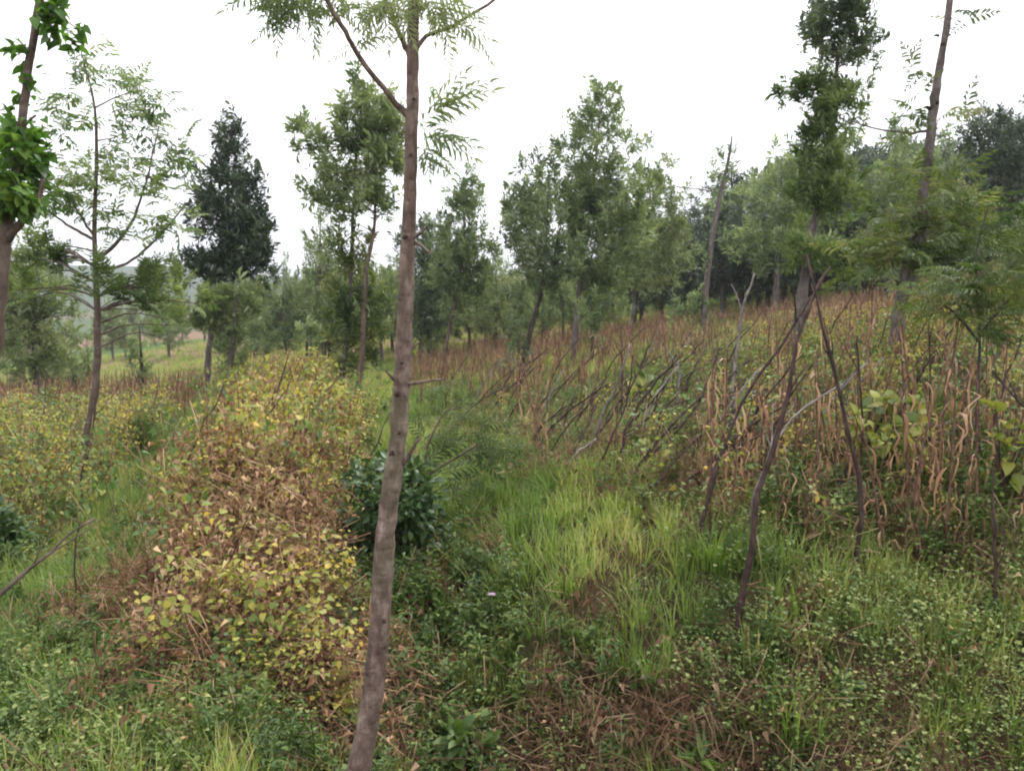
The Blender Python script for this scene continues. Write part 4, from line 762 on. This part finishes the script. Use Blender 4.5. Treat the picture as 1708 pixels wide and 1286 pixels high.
# single big grass tussocks on the bank
for i, (u, v, Yd, s, lb) in enumerate(((1330, 1090, 3.1, 1.5, 'thick bright green grass tussock on the bank right of the leaning stake'), (1190, 960, 3.9, 1.3, 'green grass tussock at the foot of the crossed stakes'), (1080, 1040, 3.5, 1.3, 'green grass tussock on the bank edge below the leaning sticks'), (1130, 1180, 3.0, 1.2, 'drooping grass tussock low on the bank'), (1500, 1230, 2.8, 1.1, 'grass tussock at the bottom right on red soil'))):
    p = P(u, v, Yd); z = h1(p[0], p[1]); T = thing('grass_tussock', lb, 'grass tussock', (p[0], p[1], z)); 
    mb = MB()
    for _ in range(150):
        a = random.random()*6.28; q = .13*math.sqrt(random.random()); blade_strip(mb, np.array([q*cos(a), q*sin(a), -.01]), a+random.gauss(0, .7), .24*s*random.uniform(.4, 1.1), .007*random.uniform(.6, 1.4), random.uniform(.1, .95), seg=4)
    obj('blades', mb.mesh('blades', [M['grass_lush']]), T)
# lilac flower, pale round leaf seedling, bleached leaf
def flower(u, v, Yd):
    p = P(u, v, Yd); z = h1(p[0], p[1]); b = np.array([p[0], p[1], z]); T = thing('lilac_flower', 'tiny lilac flower head among the weeds of the bank', 'flower', tuple(b))
    m = MB(); tube(m, curve([b, (b+p)/2+[.02, 0, 0], p], 5), .002, 3); obj('stem', m.mesh('stem', [M['weed']], b), T)
    m = MB(); n = 16; a = np.arange(n)*2.4; d = np.stack([np.cos(a), np.sin(a), R.uniform(.1, 1, n)], -1); place(m, LANCE, np.repeat(p[None], n, 0), frames(d), np.full(n, .022)); obj('petals', m.mesh('petals', [M['flower']], b), T)
flower(820, 992, 3.4)
def seedling(u, v, Yd, n, s, lb, mat='leaf_pale'):
    p = P(u, v, Yd); z = h1(p[0], p[1]); T = thing('seedling', lb, 'seedling', (p[0], p[1], z))
    m = MB(); tube(m, curve([[0, 0, 0], [.01, 0, .05], [0, 0, .1]], 4), .002, 3); obj('stem', m.mesh('stem', [M['weed']]), T)
    for i in range(n):
        a = i*2.4; m = MB(); d = np.array([[cos(a), sin(a), .15]]); place(m, heart(1.0), np.array([[0, 0, .06+.05*i/n]])+d*.02, frames(d, up=np.array([[0, -.3, 1.]])), np.array([s])); obj('leaf', m.mesh('leaf', [M[mat]]), T)
seedling(960, 1235, 2.85, 5, .055, 'small seedling with rounded pale leaves low on the earthy bank')
seedling(330, 1090, 3.3, 5, .06, 'seedling with light green leaves among the dry vines at lower left', 'weed')
seedling(350, 1100, 3.25, 4, .05, 'small bright seedling beside the lower left seedling among dry vines', 'bean_g')

# ------------------------------------------------------------------ stakes and sticks
def stick(name, label, pts, w, mat='stick', group=None, cat='stake', twig=0):
    q = [P(u, v, Yd) for u, v, Yd in pts]; g = h1(q[0][0], q[0][1]); b = np.array([q[0][0], q[0][1], g])
    if abs(q[0][2]-g) < .25: q[0][2] = g-.04
    elif q[0][2] > g: q.insert(0, np.array([q[0][0]-(q[1][0]-q[0][0])*.3, q[0][1], g-.04]))
    n = 10; c = curve(q, n); L_ = np.linalg.norm(q[-1]-q[0]); c[1:-1] += R.normal(0, (.005 if name == 'stake' else .009)*L_, (n-2, 3))
    m = MB(); tube(m, c, np.linspace(w*1.1, w*.5, n)*(1+R.normal(0, .12, n)), 6, wob=.3)
    for _ in range(twig):
        j = random.randrange(3, n-1); d = nrm(c[j+1 if j < n-1 else j]-c[j-1])+R.normal(0, .5, 3)*[1, .5, .6]; e = c[j]+d*random.uniform(.08, .25); m2 = (c[j]+e)/2+R.normal(0, .01, 3)
        tube(m, curve([c[j], m2, e], 4), np.linspace(w*.45, w*.2, 4), 4)
    T = obj(name, m.mesh(name, [M[mat]], b), None, tuple(b)); T['label'] = label; T['category'] = cat
    if group: T['group'] = group
for lb, pts, w, mt in (
    ('thick dark stake leaning right, its foot lowest on the bank, crossed near its top', [(1228, 1030, 3.5), (1250, 900, 3.6), (1300, 700, 3.75), (1345, 520, 3.9), (1385, 445, 4.0)], .016, 'stick'),
    ('brown stake leaning left that crosses the leaning stakes near its tip', [(1422, 985, 3.8), (1440, 850, 3.8), (1412, 690, 3.85), (1378, 560, 3.9), (1345, 425, 3.95)], .013, 'stick'),
    ('dark stake left of the crossed pair, leaning right from the grass', [(1150, 945, 4.0), (1185, 820, 4.1), (1225, 700, 4.2), (1290, 590, 4.3), (1350, 500, 4.3)], .015, 'stick'),
    ('bleached bent stick slanting up from the thick stake', [(1235, 900, 4.1), (1275, 780, 4.1), (1320, 700, 4.2), (1405, 640, 4.3)], .010, 'stick_pale'),
    ('grey stick slanting up to the right behind the bean leaves', [(1480, 800, 4.6), (1540, 730, 4.6), (1600, 695, 4.7), (1700, 655, 4.8)], .008, 'stick_pale'),
    ('thin dark upright stake beside the right edge', [(1662, 1055, 3.5), (1660, 900, 3.5), (1655, 780, 3.55)], .011, 'stick'),
    ('upright stake in front of the knotty trunk', [(1440, 900, 4.6), (1438, 760, 4.6), (1432, 620, 4.6), (1430, 560, 4.6)], .009, 'stick'),
    ('straight brown stake right of the knotty trunk', [(1553, 900, 4.6), (1552, 700, 4.6), (1548, 540, 4.6)], .009, 'stick'),
    ('short dark branch reaching in from the right edge', [(1740, 720, 4.2), (1700, 670, 4.2), (1655, 618, 4.3)], .012, 'stick'),
    ('tall pale bent pole at the left of the crossed stakes', [(1222, 780, 6.0), (1225, 640, 6.2), (1238, 520, 6.3), (1258, 455, 6.3)], .016, 'stick_pale'),
    ('straight slender brown stake standing upright in the middle of the field', [(1036, 720, 7.5), (1037, 640, 7.5), (1038, 560, 7.5)], .013, 'stick'),
    ('pale upright stick left of the tall bent pole', [(1132, 700, 7.2), (1132, 640, 7.2), (1131, 600, 7.2)], .013, 'stick_pale'),
    ('stout brown stake low among the maize in front of the bean bush', [(1370, 880, 4.4), (1400, 810, 4.4), (1420, 760, 4.4)], .02, 'stick'),
    ('dark hooked stick lying at the front edge of the stake field', [(985, 850, 5.2), (1030, 815, 5.2), (1100, 745, 5.3), (1160, 680, 5.4), (1200, 580, 5.5)], .013, 'stick'),
    ('knobbly dark stick leaning right from the grass edge', [(1012, 870, 5.0), (1060, 790, 5.1), (1130, 700, 5.3), (1250, 600, 5.6)], .013, 'stick'),
    ('pair stick standing foremost at the left end of the field', [(888, 845, 5.4), (905, 800, 5.4), (950, 745, 5.6), (1000, 690, 5.8)], .009, 'stick'),
    ('thin curved stick just right of the foremost left stick', [(900, 850, 5.3), (920, 800, 5.4), (965, 740, 5.5), (1005, 650, 5.7)], .009, 'stick'),
    ('forked dark stick leaning over the broad leaved plants', [(1010, 760, 6.2), (1080, 700, 6.4), (1120, 620, 6.6)], .011, 'stick'),
    ('long thin stick lying almost flat across the middle of the stakes', [(1000, 770, 5.8), (1090, 690, 6.0), (1200, 660, 6.2), (1290, 690, 6.3)], .009, 'stick'),
    ('dark leaning stick before the upright middle stake', [(1080, 705, 7), (1100, 650, 7.1), (1120, 600, 7.2)], .012, 'stick')):
    stick('stake', lb, pts, w*.85, mt, twig=2)
stick('curved_branch', 'bare curved branch reaching in from the left edge over the grass', [(-80, 1060, 3.7), (0, 993, 3.7), (50, 950, 3.75), (95, 915, 3.8), (125, 885, 3.85), (158, 865, 3.9)], .010, 'bark_brown', cat='branch', twig=2)
stick('propped_stick', 'thin stick standing under the bare curved branch', [(122, 950, 3.9), (124, 910, 3.9), (132, 870, 3.9)], .005, 'stick', cat='stick')
def near_u(u):
    for lim, w in ((800, 'at the left end of the field'), (890, 'below the leaning dark tree'), (990, 'below the largest tree'), (1090, 'around the straight upright stake'), (1190, 'below the stripped trunk'), (1300, 'left of the crossed stakes'), (1450, 'right of the crossed stakes'), (9999, 'right of the knotty trunk')):
        if u < lim: return w
GS = 'leaning stakes of the right field'
k = 0; seen = []
while k < 130:
    Yd = math.exp(random.uniform(math.log(4.6), math.log(12))); u = random.uniform(700, 1230) if random.random() < .86 else random.uniform(1240, 1700)
    x = (u-854)/F*Yd
    if not bool(in_field(np.array([x]), np.array([Yd]))[0]): continue
    if any((x-a)**2+(Yd-b)**2*.3 < (.028*Yd)**2 for a, b in seen): continue
    seen.append((x, Yd)); k += 1; ln = random.uniform(.45, 1.05)*(1 if Yd < 8 else 1.15); a = radians(random.gauss(54, 12)); z = h1(x, Yd); px = F/Yd
    v0 = 500+(1.6-z)*F/Yd
    kx = random.gauss(0, .05)*ln*px; p = [(u, v0, Yd), (u+cos(a)*ln*px*.45+kx, v0-sin(a)*ln*px*.55, Yd+random.uniform(-.1, .1)), (u+cos(a)*ln*px*1.0, v0-sin(a)*ln*px, Yd+random.uniform(-.2, .3))]
    sm = random.random() < .9; stick('leaning_stake', '%s stake leaning %s, %s, %s' % ('dark' if sm else 'bleached', 'steeply' if a < .85 else 'slightly', 'front row' if Yd < 6.5 else 'middle row' if Yd < 9 else 'back row', near_u(u)), p, random.uniform(.006, .0105)*(1+.03*Yd), 'stick' if sm else 'stick_pale', GS, twig=random.choice((0, 1, 2)))
k = 0
while k < 34:
    v = random.uniform(650, 900); Yd = float(np.interp(v, [650, 700, 780, 900], [13, 10, 7.5, 4.6])); u = random.uniform(0, 560); x = (u-854)/F*Yd
    X_, Y_ = np.array([x]), np.array([Yd])
    if not (in_left(X_, Y_)[0] or in_bean(X_, Y_)[0]): continue
    k += 1; ln = random.uniform(.8, 1.3); z = h1(x, Yd); v0 = 500+(1.6-z)*F/Yd; px = F/Yd; a = radians(random.gauss(66, 10))
    stick('bean_pole', 'thin brown bean pole among %s, %s' % ('the yellow beans' if in_bean(X_, Y_)[0] else 'the lower field beans', 'left of the feathery trunk' if u < 130 else 'near the round bush' if u < 300 else 'below the dark bushy tree' if u < 430 else 'left of the coffee shrub'), [(u, v0, Yd), (u+cos(a)*ln*px*.5, v0-sin(a)*ln*px*.5, Yd), (u+cos(a)*ln*px, v0-sin(a)*ln*px, Yd+.1)], random.uniform(.005, .009), 'stick', 'bean poles on the left terraces', 'bean pole')

# ------------------------------------------------------------------ the damp air: one closed box, sky outside it
def haze():
    me = bpy.data.meshes.new('haze'); x0, x1, y0, y1, z0, z1 = -3100, 3100, -3100, 3100, -60, 140
    V = [(x, y, z) for x in (x0, x1) for y in (y0, y1) for z in (z0, z1)]
    me.from_pydata(V, [], [(0, 1, 3, 2), (4, 6, 7, 5), (0, 4, 5, 1), (2, 3, 7, 6), (0, 2, 6, 4), (1, 5, 7, 3)])
    m = bpy.data.materials.new('haze'); m.use_nodes = True; n = m.node_tree.nodes; n.clear(); o = n.new('ShaderNodeOutputMaterial'); v = n.new('ShaderNodeVolumePrincipled')
    v.inputs['Color'].default_value = (.93, .95, 1, 1); v.inputs['Density'].default_value = .0007; v.inputs['Anisotropy'].default_value = .2
    m.node_tree.links.new(v.outputs[0], o.inputs['Volume']); me.materials.append(m)
    obj('haze', me, kind='stuff', label='pale damp haze lying over the valley and the far trees')
haze()
